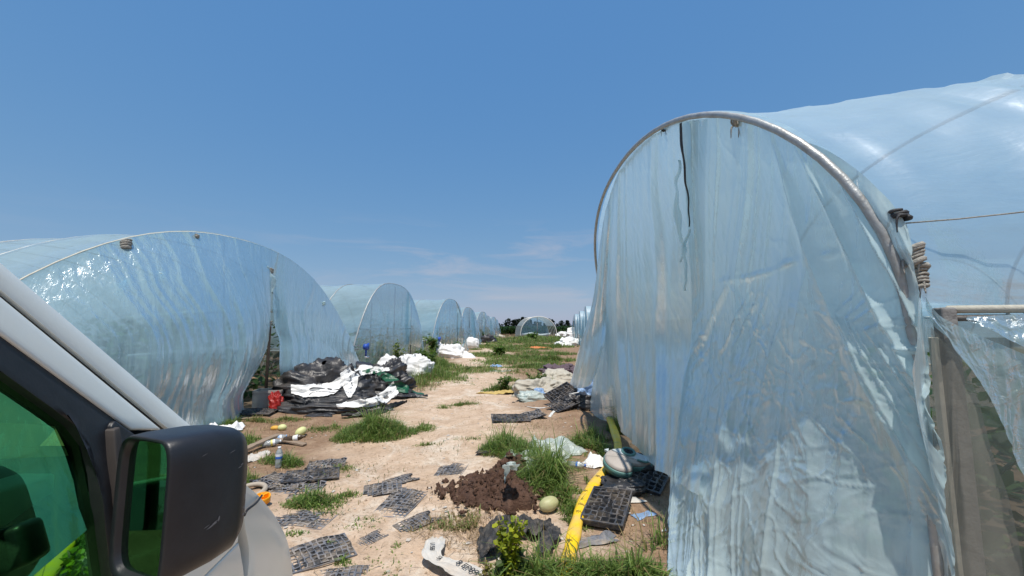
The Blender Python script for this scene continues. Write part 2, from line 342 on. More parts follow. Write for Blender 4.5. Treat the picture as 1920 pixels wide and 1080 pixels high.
class Tunnel:
    def __init__(s, label, mid, W, H, zs, d, ax, L, lean=0.0, H2=None, leanz=1.8, group=None, e=None):
        s.e = e; s.mid = np.array([*mid, 0.0]); s.W, s.H, s.zs, s.d, s.ax, s.L, s.lean, s.H2, s.leanz = W, H, zs, unit([*d, 0]), unit([*ax, 0]), L, lean, H2 or H, leanz
        s.root = thing('tunnel_greenhouse', s.mid, label, 'greenhouse', group)
        s.out = unit(np.cross([0, 0, 1.0], s.d)); s.out *= -np.sign(np.dot(s.out, s.ax))      # away from the tunnel, towards the track
    def P(s, u, t):
        u, t = np.broadcast_arrays(np.asarray(u, float), np.asarray(t, float)); k = sstep(0, 1.3, t)
        y0, z0 = xsec(u, s.W, s.H, s.zs, e=s.e); y1, z1 = xsec(u, s.W, s.H2, s.zs, e=s.e); y = y0*(1-k)+y1*k; z = z0*(1-k)+z1*k
        X = s.mid+y[..., None]*s.d+t[..., None]*s.ax
        X = X+((1-k)*s.lean*kink(z, s.leanz))[..., None]*s.out
        X[..., 2] = z; return X
    def hoops(s, ts, r=.016, rend=.02, n=40, mend=None):
        for k, t in enumerate(ts): tubeobj('hoop', s.P(np.linspace(0, 1, n), np.full(n, t)), rend if k == 0 else r, (mend or M_PIPE) if k == 0 else M_PIPE, s.root, 10 if k == 0 else 6)
    def uz(s, z):                       # section parameter of a height on the near leg
        q = np.linspace(0, .5, 400); return float(np.interp(z, xsec(q, s.W, s.H, s.zs, e=s.e)[1], q))
    def roof(s, z0, nt, nu, m, sp, sag=.05, wr=.03, seed=1, z1=None, fr=1.0):
        u0 = s.uz(z0); u = np.linspace(u0, 1-(s.uz(z1) if z1 is not None else u0), nu)[None, :]; t = np.linspace(.0, s.L, nt)[:, None]
        P = s.P(u+0*t, t+0*u); c = s.mid+t[..., None]*s.ax; c = c+np.array([0, 0, .8]); dirv = P-c; dirv -= (dirv@s.ax)[..., None]*s.ax; dirv /= np.linalg.norm(dirv, axis=-1)[..., None]
        ph = np.abs(np.sin(np.pi*t/sp)); d = .022-sag*ph**.7+0*u
        tt = fr*(t+.35*np.sin(u*6+seed)+.25*vn(u*5, t*.7, seed))
        w = wr*(ridge(tt*1.6+u*2.5*fr, u*3+seed, seed, 1.8)-.4)+wr*.6*(ridge(tt*3.7-u*4*fr, u*6, seed+4, 2)-.4)+wr*.3*(ridge(tt*8+u*9*fr, u*8, seed+2, 2)-.4)
        d = d+w*(.25+.75*ph); return gridobj('roof_film', P+d[..., None]*dirv, m, s.root)
    def curtain(s, u0, u1, na, nb, m, amp, freq, seed, zb=0.0, bulge=.1, name='end_curtain', hem=None, off=.03):
        u = np.linspace(u0, u1, na); T = s.P(u, np.zeros(na)); b = np.linspace(0, 1, nb)[:, None]
        zbot = np.full(na, zb) if hem is None else hem(np.linspace(0, 1, na))
        P = np.repeat(T[None], nb, 0).copy(); P[..., 2] = T[None, :, 2]*(1-b)+np.minimum(zbot, T[:, 2])[None]*b
        l = s.lean*kink(T[:, 2], s.leanz); P -= (l[None]*sstep(0, 1, b))[..., None]*s.out
        P += (off+bulge*np.sin(np.pi*np.clip(b*.8, 0, 1))*(.6+.4*vn(u*4, seed))[None])[..., None]*s.out
        P = folds(P, s.out, amp, freq, seed, 0, .15, .25); return gridobj(name, P, m, s.root)
    def side(s, z0, z1, sgn=0, L=None):
        n = 24; t = np.linspace(0, L or s.L, n)[:, None]; z = np.linspace(z0, z1, 4)[None]
        q = np.linspace(0, .5, 400); u = np.interp(z, xsec(q, s.W, s.H, s.zs, e=s.e)[1], q); u = u if sgn == 0 else 1-u
        gridobj('side_net', s.P(u+0*t, t+0*u), M_NET, s.root)
        tubeobj('side_rail', s.P(np.full(n, u[0, -1]), t[:, 0]), .022, M_RAIL, s.root, 6)

AXL = (-1, .21); AXR = (1, -.30)

# leaf masses -------------------------------------------------------
def leaf_mesh(pts, size, c0, c1, seed, lobe=True):
    r = np.random.default_rng(seed); mb = MB(); n = len(pts); V = []; F = []; Cc = []
    base = np.array([[0, 0, 0], [.45, .35, .06], [.38, .8, .02], [0, 1.05, -.12], [-.38, .8, .02], [-.45, .35, .06]])
    for k in range(n):
        sc = size*r.uniform(.55, 1.25); M = rz(r.uniform(0, 6.28)) @ rx(r.uniform(-1.1, .9)) @ ry(r.uniform(-.5, .5))
        V.append((base*sc) @ M.T+pts[k]); o = k*6; F += [[o, o+1, o+2, o+3], [o, o+3, o+4, o+5]]
        q = r.uniform(0, 1); Cc.append(np.tile(np.array(c0)*(1-q)+np.array(c1)*q, (6, 1)))
    return np.vstack(V), F, np.vstack(Cc)

def vines(label, n, fn, size, seed, c0=(.025, .06, .012), c1=(.12, .2, .045)):
    pts = fn(np.random.default_rng(seed), n); V, F, Cc = leaf_mesh(pts, size, c0, c1, seed+1)
    return tag(obj('melon_vines', V, F, M_LEAF, None, False, cols=Cc), label, 'vines', None, 'stuff')

# ------------------------------------------------------------------ right near tunnel
fR = lambda off: (lambda P: 1.7-.31*float(kink(P[2], 1.8))-off)
def lift(pts, f): return np.array([onplane(p[0], p[1], f(p[2] if len(p) > 2 else 0.0)) for p in pts])
tr = Tunnel('large bluish plastic tunnel filling the right side, its hoop leaning out over the path', (1.7, 4.22), 5.2, 3.36, 1.75, (0, 1), AXR, 15, .31, 3.58, group='plastic tunnel greenhouses')
tr.hoops(np.r_[-.045, np.arange(2.6, 15, 2.6)], .02, .02, 60)
tr.roof(1.70, 220, 170, M_F_ROOF_NEAR, 2.6, .16, .036, 3, None, 4.0)
for zq, mq in ((2.02, M_KNOT),):
    uq = tr.uz(zq); tq_ = np.linspace(.02, 15, 90); pq = tr.P(np.full(90, uq), tq_); tubeobj('purlin_rope', pq+np.array([0, -.03, .012]), .003, mq, tr.root, 6)
tr.side(.05, 1.68, 1)
rt = tr.root
# curtains of the open end
A = coons(lift([(1272, 229), (1330, 221), (1390, 227), (1473, 254), (1543, 278), (1612, 322), (1659, 368), (1697, 420)], fR),
          np.array([G(1254, 1084), (1.04, 2.35, .0), (1.14, 1.95, .0), (1.36, 1.68, .0), (1.62, 1.6, .0)]),
          np.vstack([lift([(1272, 229, 0), (1283, 330, .03), (1291, 440, .05), (1298, 560, .08), (1296, 650, .12), (1276, 760, .26), (1256, 880, .42), (1252, 980, .53)], fR), G(1254, 1084)[None]]),
          np.vstack([lift([(1697, 420), (1708, 470, .03), (1716, 540, .05), (1722, 620, .06), (1736, 740, .08), (1762, 880, .07), (1778, 1000, .05), (1790, 1100, .06)], fR), [(1.62, 1.6, .0)]]), 260, 300)
A = folds(A, (-1, -.25, .05), .09, 6, 3, .12, .2, .1, .5)
nb_, na_ = A.shape[:2]; b_ = np.linspace(0, 1, nb_)[:, None]; a_ = np.linspace(0, 1, na_)[None]; q_ = A[..., 1]+.7*A[..., 0]; z_ = A[..., 2]
fan = (a_-.30)/(b_+.28); fan2 = (a_-.62)/(np.abs(b_-.30)+.16)       # creases spreading from the ties on the hoop and from the slack mid seam
low = 1-sstep(1.45, 2.0, z_+.1*vn(a_*7, 2.0))
dd_ = .034*(ridge(fan*3.2, b_*1.1, 4.0, 2.2)-.4)*(1-.5*low)+.030*(ridge(fan2*2.3, b_*1.3+2, 9.0, 2.2)-.4)*low+.014*(ridge(fan2*6.3, b_*3, 2.0, 4)-.2)*low
wq = q_+.10*vn(q_*4, z_*4, 2.0)+.04*vn(q_*11, z_*9, 5.0); wz = z_+.08*vn(q_*5, z_*5, 8.0)
dd_ = dd_+.006*(ridge(wq*7+1.2*wz, wz*2.0, 6.0, 6)-.1)*low+.004*(ridge(wq*14-2.5*wz, wz*5, 7.0, 6)-.1)*low+.0025*(ridge(wq*26+6*wz, wz*14, 3.0, 5)-.1)*low+.006*(ridge(wq*5-5*wz, wz*5+wq*3, 13.0, 9)-.05)*low+.005*(ridge(wq*6+7*wz, wz*6-wq*3, 17.0, 9)-.05)*low
dd_ = dd_+.007*np.exp(-((z_-1.93-.035*vn(a_*8, 1.0))/.018)**2)*(.6+.6*vn(a_*22, 3.0))*sstep(.12, .3, a_)       # horizontal crumpled seam
dd_ = dd_*sstep(0, .12, b_)*sstep(0, .03, a_)
A = A+dd_[..., None]*np.array([-1, -.2, .05])
gridobj('front_curtain', A, M_F_MAIN, rt)
B = coons(lift([(1140, 378), (1149, 348), (1179, 290), (1242, 242), (1279, 228), (1325, 222)], fR),
          lift([(1150, 742, .1), (1163, 798, .22), (1198, 850, .32), (1246, 893, .42), (1300, 930, .5)], fR),
          lift([(1140, 378), (1132, 480, .02), (1130, 590, .05), (1136, 660, .08), (1150, 742, .1)], fR),
          lift([(1325, 222), (1330, 440, 0), (1330, 650, .02), (1320, 800, .25), (1300, 930, .5)], fR), 130, 170)
B = folds(B, (-1, -.2, 0), .09, 5, 11, -.05, .2, .12, .3); gridobj('rear_curtain', B, M_F_SIDE, rt)
Cc_ = coons(lift([(1126, 450), (1133, 405), (1145, 360)], fR), lift([(1067, 722, .45), (1083, 728, .42), (1104, 722, .38), (1119, 698, .3)], fR),
          lift([(1126, 450), (1117, 520, .1), (1107, 580, .2), (1089, 640, .35), (1076, 690, .42), (1067, 722, .45)], fR),
          lift([(1145, 360), (1139, 480, .05), (1136, 580, .1), (1133, 640, .2), (1119, 698, .3)], fR), 60, 120)
gridobj('blown_out_curtain', folds(Cc_, (-1, -.3, 0), .07, 4, 21, 0, .2, .2), M_F_SIDE, rt)
D = coons(lift([(1126, 590, .05), (1134, 588, .05), (1144, 592, .05)], fR), lift([(1094, 766, .25), (1120, 786, .2), (1145, 790, .1), (1172, 792, .05)], fR),
          lift([(1126, 590, .05), (1124, 640, .1), (1113, 700, .15), (1108, 738, .2), (1094, 766, .25)], fR), lift([(1144, 592, .05), (1150, 680, .05), (1160, 740, .05), (1172, 792, .05)], fR), 50, 80)
gridobj('corner_curtain', folds(D, (-1, -.3, 0), .06, 4, 31), M_F_SIDE, rt)
# dark torn seam strip with a dangling tatter
def strip(name, pts, w, m, parent, f, seed, wob=.01):
    Lp = resamp(lift(pts, f), 40); w = np.interp(np.linspace(0, 1, 40), np.linspace(0, 1, len(w)), w)
    cols = np.linspace(-.5, .5, 7)[None, :, None]; P = Lp[:, None, :]+cols*w[:, None, None]*np.array([.1, 1, 0])
    P[..., 0] += wob*vn(P[..., 1]*14, P[..., 2]*8, seed)-wob*2*np.abs(cols[..., 0]); return gridobj(name, P, m, parent)
strip('dark_seam', [(1280, 229, .03), (1284, 300, .05), (1291, 370, .05), (1295, 410, .06), (1294, 425, .07)], [.05, .06, .03, .015, .006], M_STRAP, rt, fR, 2)
strip('torn_tatter', [(1274, 300, .05), (1272, 380, .08), (1278, 430, .1), (1284, 470, .1), (1276, 492, .1)], [.01, .05, .11, .09, .01], M_F_MAIN, rt, fR, 3, .02)
strip('torn_tatter', [(1296, 430, .08), (1287, 460, .1), (1291, 500, .1), (1284, 545, .1)], [.02, .05, .03, .01], M_F_SIDE, rt, fR, 4, .02)
# ties and knots round the hoop
def knot(pxy, r, m, parent, f, seed, n=1.0, tang=None):
    """strip of rag wound round the pipe, with loose ends"""
    c = onplane(*pxy, f(-.012)); mb = MB(); tg = unit(tang if tang is not None else (0, 0, 1)); a1 = unit(np.cross(tg, (1, 0, 0))); a2 = np.cross(tg, a1); rr = max(.022, r*.78); k = np.linspace(0, 1, 70)
    turns = 3+2*n; P = c+(a1[None]*np.cos(k*turns*6.283)[:, None]+a2[None]*np.sin(k*turns*6.283)[:, None])*(rr*(1+.12*vn(k*9, seed)))[:, None]+tg[None]*((k-.5)*2.0*r*n+.3*r*np.sin(k*turns*6.283+seed)+.25*r*vn(k*6, seed, 7.0))[:, None]
    mb.tube(P, r*.27*(1+.4*vn(k*14, seed, 2.0)), 6)
    for q in range(3):
        e = np.array([-.5, .3*(q-1), -1.2-.4*q])*r*1.6; mb.tube(resamp([P[30+q*6], P[30+q*6]+e*.4+np.array([-.01, 0, .01]), P[30+q*6]+e], 10), np.linspace(r*.2, r*.07, 10), 5)
    return mb.build('tie', m, parent)
tq = lambda a, b: onplane(*b, fR(0))-onplane(*a, fR(0))
knot((1384, 226), .034, M_KNOT, rt, fR, 1, .8, tq((1330, 219), (1420, 233))); knot((1247, 240), .02, M_STRAP, rt, fR, 2, .8, tq((1230, 247), (1262, 233))); knot((1687, 406), .03, M_STRAP, rt, fR, 3, .5, tq((1670, 380), (1700, 430)))
knot((1714, 478), .036, M_KNOT, rt, fR, 4); knot((1722, 520), .034, M_KNOT, rt, fR, 5, 1.5); knot((1132, 588), .05, M_KNOT, rt, fR, 6, 1.2)
# near corner post and the side wall
lp = np.array([1.74, 1.60, 0.0])
MB().box(lp+np.array([.01, 0, .83]), (.05, .06, 1.70), rz(-.3)).build('corner_post', M_PIPE_OLD, rt, smooth=False, bevel=.008)
MB().box(lp+np.array([-.035, .01, .78]), (.016, .035, 1.56), rz(-.3)).build('batten', M_RAIL, rt, smooth=False, bevel=.003)
axr = unit([*AXR, 0]); nrm_w = np.array([-axr[1]*-1, -axr[0], 0])*1.0; nrm_w = unit([axr[1], -axr[0], 0])
def pw(px, py, off=0.0):
    r = ray(px, py); o = lp+nrm_w*off; t = np.dot(o-EYE, nrm_w)/np.dot(r, nrm_w); return EYE+r*t
def pwl(pts): return np.array([pw(*p) for p in pts])
tr_len = 8.0
q0 = lp+np.array([0, 0, 1.672]); q0[:2] += axr[:2]*.02
MB().tube([q0, q0+axr*tr_len], .016, 8).build('side_rail', M_RAIL, rt)
MB().tube([q0-np.array([0, 0, .034]), q0+axr*tr_len-np.array([0, 0, .034])], .013, 8).build('clamp_rail', M_PIPE_OLD, rt)
for k in range(1, 6): MB().tube([lp+axr*1.3*k, lp+axr*1.3*k+[0, 0, 1.6]], .025, 8).build('side_post', M_PIPE_OLD, rt)
tt = np.linspace(0.02, tr_len, 60)[None, :, None]; zz = np.linspace(.0, 1.56, 30)[:, None, None]
net = lp+tt*axr+zz*np.array([0, 0, 1.0])-nrm_w*(.03+.02*vn(tt*2, zz*2, 3.0)); gridobj('side_net', net, M_NET, rt)
E1 = coons(pwl([(1737, 556, .05), (1762, 590, .05), (1800, 612, .05), (1850, 635, .05), (1930, 668, .06), (2060, 720, .08)]), pwl([(1745, 600, .06), (1830, 700, .08), (1880, 790, .1), (1930, 915, .12), (2000, 1060, .14)]),
           pwl([(1737, 556, .05), (1740, 580, .05), (1745, 600, .06)]), pwl([(2060, 720, .08), (2040, 900, .1), (2000, 1060, .14)]), 110, 60)
gridobj('loose_flap', folds(E1, nrm_w, .03, 5, 41, 0, .5, .3), M_F_CLEAR, rt)
E2 = coons(pwl([(1745, 612, .045), (1770, 640, .045), (1792, 668, .045), (1830, 730, .045)]), pwl([(1752, 900, .04), (1776, 1000, .04), (1800, 1150, .04), (1930, 1150, .04)]),
           pwl([(1745, 612, .045), (1748, 760, .04), (1752, 900, .04)]), pwl([(1830, 730, .045), (1862, 850, .05), (1896, 950, .05), (1930, 1150, .04)]), 60, 90)
gridobj('net_flap', folds(E2, nrm_w, .03, 4, 43), M_NET, rt)
E3 = coons(pwl([(1815, 594, .04), (1860, 592, .04), (1925, 588, .04), (2060, 580, .04)]), pwl([(1815, 600, .05), (1870, 625, .07), (1930, 655, .08), (2060, 705, .1)]), pwl([(1815, 594, .04), (1815, 600, .05)]), pwl([(2060, 580, .04), (2060, 705, .1)]), 70, 24)
gridobj('loose_flap', folds(E3, nrm_w, .025, 6, 47, 0, .5), M_F_CLEAR, rt)
E4 = coons(lift([(1722, 545, .03), (1733, 600, .05), (1738, 606, .05)], fR), lift([(1768, 860, .1), (1780, 1000, .1), (1795, 1120, .08)], fR), lift([(1722, 545, .03), (1716, 650, .12), (1712, 720, .14), (1730, 800, .14), (1768, 860, .1)], fR), lift([(1738, 606, .05), (1740, 700, .04), (1752, 860, .03), (1795, 1120, .08)], fR), 40, 90)
gridobj('edge_curtain', folds(E4, (-1, -.2, 0), .035, 3, 51), M_F_SIDE, rt)
vines('green melon vines growing inside the large right tunnel', 2600, lambda r, n: np.stack([2.25+r.uniform(0, 1, n)**1.1*9, *(lambda y, z: (y, z))(r.uniform(.2, 1, n)*5.6+.6, r.uniform(.0, 1, n)**1.5*1.35)], 1)-np.c_[np.zeros(n), r.uniform(0, 1, n)*1.2, np.zeros(n)], .15, 5)
vines('green melon vines trained up beside the netted side wall', 900, lambda r, n: (lambda t, z, e: lp+t[:, None]*axr+np.c_[np.zeros(n), e, z])(r.uniform(.15, 5, n), r.uniform(0, 1, n)**1.2*1.3, r.uniform(.25, .9, n)), .12, 6)

# ------------------------------------------------------------------ left near tunnel
fL = lambda off: (lambda P: -6.76+.204*P[1]+off)
dL = (.204, 1)
tl = Tunnel('bulging clear plastic tunnel nearest on the left, doorway gaping beside the van', (-5.24, 7.45), 9.0, 3.28, .9, dL, AXL, 22, 0, 3.3, group='plastic tunnel greenhouses', e=2.4)
tl.hoops(np.r_[0, np.arange(1.5, 22, 1.5)], .016, .011, 50, M_RAIL); tl.roof(.9, 120, 110, M_F_ROOF, 1.5, .06, .06, 9); tl.side(.05, .9, 1)
lt = tl.root
hoopL = lambda a, b, n: tl.P(np.linspace(a, b, n), np.zeros(n))
# section parameter where the hoop is seen at a pixel column
def uOf(px):
    us = np.linspace(.08, .97, 600); P = tl.P(us, np.zeros(600)); d = P-EYE; dep = d[:, 1]*cP+d[:, 2]*sP; x = 960+FPX*d[:, 0]/dep; return float(us[np.argmin(np.abs(x-px))])
uD = uOf(520); u0 = .06
L1 = coons(hoopL(u0, uD, 60)+np.array([.03, 0, 0]), np.vstack([[-6.0, 3.2, 0], [-5.5, 4.6, 0], [-4.98, 5.6, 0], G(395, 806), G(430, 798), G(456, 778)]),
           np.vstack([hoopL(u0, u0, 2)[:1]+np.array([.03, 0, 0]), [-6.0, 3.2, .3], [-6.0, 3.2, 0]]), np.vstack([hoopL(uD, uD, 2)[:1]+np.array([.03, 0, 0]), lift([(505, 540, .06), (502, 610, .06), (494, 655, .1), (466, 715, .2), (453, 742, .25)], fL), G(456, 778)[None]]), 240, 200)
nb, na = L1.shape[:2]; bb = np.linspace(0, 1, nb)[:, None]; aa = np.linspace(0, 1, na)[None]
L1[..., 0] += .42*np.sin(np.pi*np.clip(bb*1.0, 0, 1))**1.2*np.sin(np.pi*np.clip(aa*.98, 0, 1))**.8
gridobj('front_curtain', folds(L1, (1, -.2, 0), .085, 15, 61, -.10, .45, .10, .35), M_F_LEFT, lt)
L2 = coons(hoopL(uD, uOf(676), 50)+np.array([.03, 0, 0]), np.vstack([G(546, 769), G(575, 762), G(610, 750), G(650, 733), G(680, 716)]),
           np.vstack([hoopL(uD, uD, 2)[:1]+np.array([.03, 0, 0]), lift([(512, 560, .05), (516, 612, .06), (524, 640, .08), (524, 690, .15), (532, 735, .2)], fL), G(546, 769)[None]]), np.vstack([tl.P(np.array([uOf(676)]), np.zeros(1))+np.array([.03, 0, 0]), lift([(678, 700, .04)], fL), G(680, 716)[None]]), 130, 150)
gridobj('side_curtain', folds(L2, (1, -.2, 0), .07, 10, 67, .03, .3, .10, .35), M_F_LEFT, lt)
p0 = onplane(506, 612, fL(-.02)); tubeobj('door_post', [np.array([p0[0], p0[1], 0]), p0], .03, M_WOODPOST, lt)
for py in (585, 655): 
    e = lift([(240, py+12, -.04), (420, py-2, -.04), (560, py, -.04), (612 if py < 640 else 640, py+8, -.06)], fL); tubeobj('end_rail', resamp(e, 20), .035 if py < 600 else .02, M_RAIL, lt)
for px, pt, pb in ((300, 445, 845), (420, 445, 800), (585, 530, 760)): tubeobj('end_post', lift([(px, pt, -.04), (px, pb, -.04)], fL), .018, M_PIPE_OLD, lt)
for (px, py, r) in ((236, 460, .07), (300, 520, .05), (229, 537, .05), (460, 515, .03), (508, 508, .05), (505, 607, .05), (370, 443, .03), (607, 569, .04)): knot((px, py), r, M_F_MAIN if px in (300, 229, 607) else M_KNOT, lt, lambda o: fL(.06+.25*(px < 400 and py > 480)), px)
strip('torn_tatter', [(498, 492, .1), (510, 512, .12), (516, 530, .12), (512, 548, .12)], [.05, .1, .14, .02], M_F_MAIN, lt, fL, 5, .03)
vines('dark green melon vines showing through the doorway of the left tunnel', 2300, lambda r, n: np.stack([-5.6-r.uniform(0, 1, n)**1.3*3.2, r.uniform(6.6, 9.6, n), r.uniform(0, 1, n)**1.1*1.75], 1), .14, 15)
vines('melon vines inside the left tunnel behind its film', 1800, lambda r, n: np.stack([-6.6-r.uniform(0, 1, n)*6, r.uniform(4.5, 11.5, n), r.uniform(0, 1, n)**1.4*1.2], 1), .2, 16)

# ------------------------------------------------------------------ rows of farther tunnels
rowL = [((-4.62, 15.5), 5.9, 3.3), ((-3.88, 24.6), 6.0, 3.35), ((-3.62, 33.8), 6.0, 3.3), ((-3.35, 43.5), 6.2, 3.3), ((-3.3, 54), 6.2, 3.2), ((-3.1, 64), 6.2, 3.3), ((-3.0, 74), 6.2, 3.1)]
labL = ['clear plastic tunnel with a blue hand winder, second in the left row', 'plastic tunnel third in the left row, behind the weeds and white sheeting', 'plastic tunnel fourth in the left row beside the round white sack',
        'plastic tunnel fifth in the left row with a pointed end', 'small looking plastic tunnel sixth in the left row', 'distant plastic tunnel seventh in the left row', 'farthest plastic tunnel at the end of the left row']
for k, (mid, W, H) in enumerate(rowL):
    t = Tunnel(labL[k], mid, W, H, .8, dL, AXL, 22, (0, .06, -.08, .10, -.05, .08, 0)[k], group='plastic tunnel greenhouses', e=2.9); near = k < 2
    t.hoops(np.arange(0, 22, 1.6 if k < 3 else 3.6), .016 if k < 3 else .02, .022 if k < 2 else .03, 30); t.roof(.85, 60 if near else 30, 60 if near else 36, M_F_ROOF, 1.6, .06, .05, 20+k); t.side(.05, .85)
    if k == 0:
        t.curtain(.0, .63, 110, 90, M_F_FAR, .06, 14, 71, 0, .04); t.curtain(.72, 1.0, 50, 70, M_F_FAR, .08, 6, 72, 0, .12, off=.06)
        t.curtain(.62, .75, 40, 60, M_F_FAR, .06, 4, 73, 0, .2, 'door_flap', hem=lambda a: .9-.2*a, off=.05)
    else:
        sp = (.58, .66, .5, .7, .55, .6)[k-1]
        t.curtain(.0, sp, 90, 60, M_F_FAR, .20, 5+k % 3, 80+k, 0, .16+.06*(k % 3)); t.curtain(sp+(.03 if k % 2 else -.06), 1.0, 60, 60, M_F_FAR, .22, 4, 90+k, 0, .3+.1*(k % 2), off=.1, hem=(lambda a: .9*np.exp(-a*4)) if k % 2 else None)
    for y, hh in ((-W*.28, 2.55), (0, H), (W*.25, 2.65)):
        b = t.mid+y*t.d+t.out*.01; tubeobj('end_post', [b, b+np.array([0, 0, hh*.97])], .018, M_PIPE_DARK, t.root, 6)
    for zr, wr_ in ((1.55, .40),): tubeobj('end_rail', [t.mid-t.d*W*wr_+t.out*.005+np.array([0, 0, zr]), t.mid+t.d*W*wr_+t.out*.005+np.array([0, 0, zr])], .014, M_PIPE_DARK, t.root, 6)
    if k < 3:   # hand winder of the roll-up side
        b = t.mid-t.d*W*.5+t.out*.25
        for zz_ in (.92, 1.02): tubeobj('winder_bar', [b-t.d*.9-t.out*.3+np.array([0, 0, zz_]), b+t.d*.25+np.array([0, 0, zz_])], .015, M_PIPE, t.root, 6)
        w = MB(); cc = b+t.d*.5+t.out*.1+np.array([0, 0, .97]); w.tube([cc-t.out*.06, cc+t.out*.06], .1, 12); w.tube([cc, cc+t.d*.14+np.array([0, 0, .1])], .035, 8); w.tube([cc+np.array([0, 0, -.05]), cc+np.array([0, 0, -.3])], .03, 8)
        w.build('winder', M_BLUE, t.root); tubeobj('winder_handle', [cc+np.array([0, 0, -.33])-t.d*.02, cc+t.d*.16+np.array([0, 0, -.33])], .035, M_LABELWHITE, t.root)
    if k < 3: vines(('melon vines inside the second left tunnel', 'melon vines inside the third left tunnel', 'melon vines inside the fourth left tunnel')[k], 700, lambda r, n: t.mid+np.c_[-.5-r.uniform(0, 1, n)*5, r.uniform(-.46, .46, n)*W, r.uniform(0, 1, n)**1.4*1.3], .28, 30+k)
rowR = [((3.5, 12.2), 5.6, 3.3), ((4.9, 20), 5.6, 3.3), ((5.5, 29.2), 4.4, 3.15), ((6.3, 36.5), 4.8, 3.1), ((7.2, 45), 5.2, 3.1)]
labR = ['plastic tunnel hidden right behind the large right one', 'plastic tunnel third in the right row', 'pointed plastic tunnel end peeping past the right curtain', 'pair of pointed film flaps on a far right tunnel', 'farthest plastic tunnel of the right row']
for k, (mid, W, H) in enumerate(rowR):
    t = Tunnel(labR[k], mid, W, H, .8, (.12, 1), AXR, 14, .05, group='plastic tunnel greenhouses', e=2.6)
    t.hoops(np.arange(0, 14, 2.5), .018, .025, 26); t.roof(.85, 24, 40, M_F_ROOF_DULL, 2.5, .06, .05, 120+k); t.side(.05, .85)
    t.curtain(0, .52, 50, 40, M_F_FAR, .1, 6, 140+k, 0, .15); t.curtain(.52, 1, 50, 40, M_F_FAR, .1, 6, 150+k, 0, .25, off=.1)
    for y in (-W*.25, W*.25): b = t.mid+y*t.d-t.out*.04; tubeobj('end_post', [b, b+np.array([0, 0, 2.6])], .018, M_PIPE_OLD, t.root, 6)
# small open tunnel at the end of the track
hut = Tunnel('small open ended plastic tunnel standing across the end of the track', (4.3, 64), 5.9, 3.35, .3, (1, .1), (-.16, 1), 5.2, group=None)
hut.hoops(np.arange(0, 5.3, 1.0), .05, .07, 30, M_WHITEHOSE); hut.roof(1.9, 26, 40, M_F_ROOF, 1.0, .12, .12, 33)
hb = hut.P(np.linspace(0, 1, 40), np.full(40, 5.0)); zz = np.linspace(0, 1, 20)[:, None]; HB = np.repeat(hb[None], 20, 0).copy(); HB[..., 2] *= (1-zz); gridobj('back_curtain', folds(HB, (0, -1, 0), .1, 6, 5), M_F_FAR, hut.root)
tubeobj('centre_post', [hut.mid+np.array([-.2, .3, 0]), hut.mid+np.array([-.2, .3, 3.3])], .05, M_PIPE_OLD, hut.root)
MB().tube(resamp([hut.mid+np.array([-2.6, 3.8, .35]), hut.mid+np.array([-1, 3.8, .55]), hut.mid+np.array([.6, 3.8, .3]), hut.mid+np.array([2.3, 3.8, .5])], 24), .22, 10).build('rolled_sheet', M_WHITEFILM, hut.root)

# ------------------------------------------------------------------ ground
def axis_coords(lo, hi, fine, far, g=1.13):
    c = list(np.arange(lo, hi+1e-6, fine)); st = fine
    while c[-1] < far: st *= g; c.append(c[-1]+st)
    st = fine
    while c[0] > -far: st *= g; c.insert(0, c[0]-st)
    return np.array(c)
gx = axis_coords(-5, 2.6, .045, 2500); gy = axis_coords(1.8, 12, .045, 2500)
GX, GY = np.meshgrid(gx, gy); GZ = terrain(GX, GY)
tag(gridobj('ground', np.stack([GX, GY, GZ], -1), ground_mat()), None, None, None, 'structure')
def onT(p, dz=0.0): return np.array([p[0], p[1], float(terrain(p[0], p[1]))+dz])

# ------------------------------------------------------------------ lumps, sheets, scraps
def lump(name, c, r, rot, m, seed, label=None, cat=None, group=None, parent=None, dirn=(1, .2), fr=5.0, amp=.16, n=(60, 90), pw=.8, sub=None):
    th = np.linspace(0, 2*np.pi, n[1])[None, :]; ph = np.linspace(.02, np.pi*.62, n[0])[:, None]
    q = np.stack([np.sin(ph)*np.cos(th), np.sin(ph)*np.sin(th), np.cos(ph)+0*th], -1); q = np.sign(q)*np.abs(q)**pw
    low = 1+.28*fbm(q[..., 0]*1.3+seed, q[..., 1]*1.3, q[..., 2]*1.3, 3)
    x, y, z = q[..., 0]*r[0], q[..., 1]*r[1], q[..., 2]*r[2]; k = 1/max(r)
    wx = (x*dirn[0]+y*dirn[1])*k; wy = (-x*dirn[1]+y*dirn[0])*k; wz = z*k
    wy = wy+.25*vn(wx*2+seed, wy*2, wz*2)+.1*vn(wx*5, wy*5+seed, wz*5)
    f = ridge(wx*.9+seed, wy*fr, wz*fr*.7, 1.6)-.45+.5*(ridge(wx*1.5+seed, wy*fr*2.1, wz*fr*2, 2)-.4)+.14*(ridge(wx*3, wy*fr*4.3+seed, wz*fr*4, 2)-.4)
    q = q*(low+amp*f)[..., None]*np.array(r); q = q @ rz(rot).T+np.array(c)
    e = terrain(q[..., 0], q[..., 1]); q[..., 2] = np.where(q[..., 2] < e-.02, e-.02, q[..., 2])
    if parent: return gridobj(name, q, m, parent)
    o = tag(gridobj(name, q, m, None, loc=c), label, cat, group); HEAPS.append(o) if name == 'film_heap' else None; return o
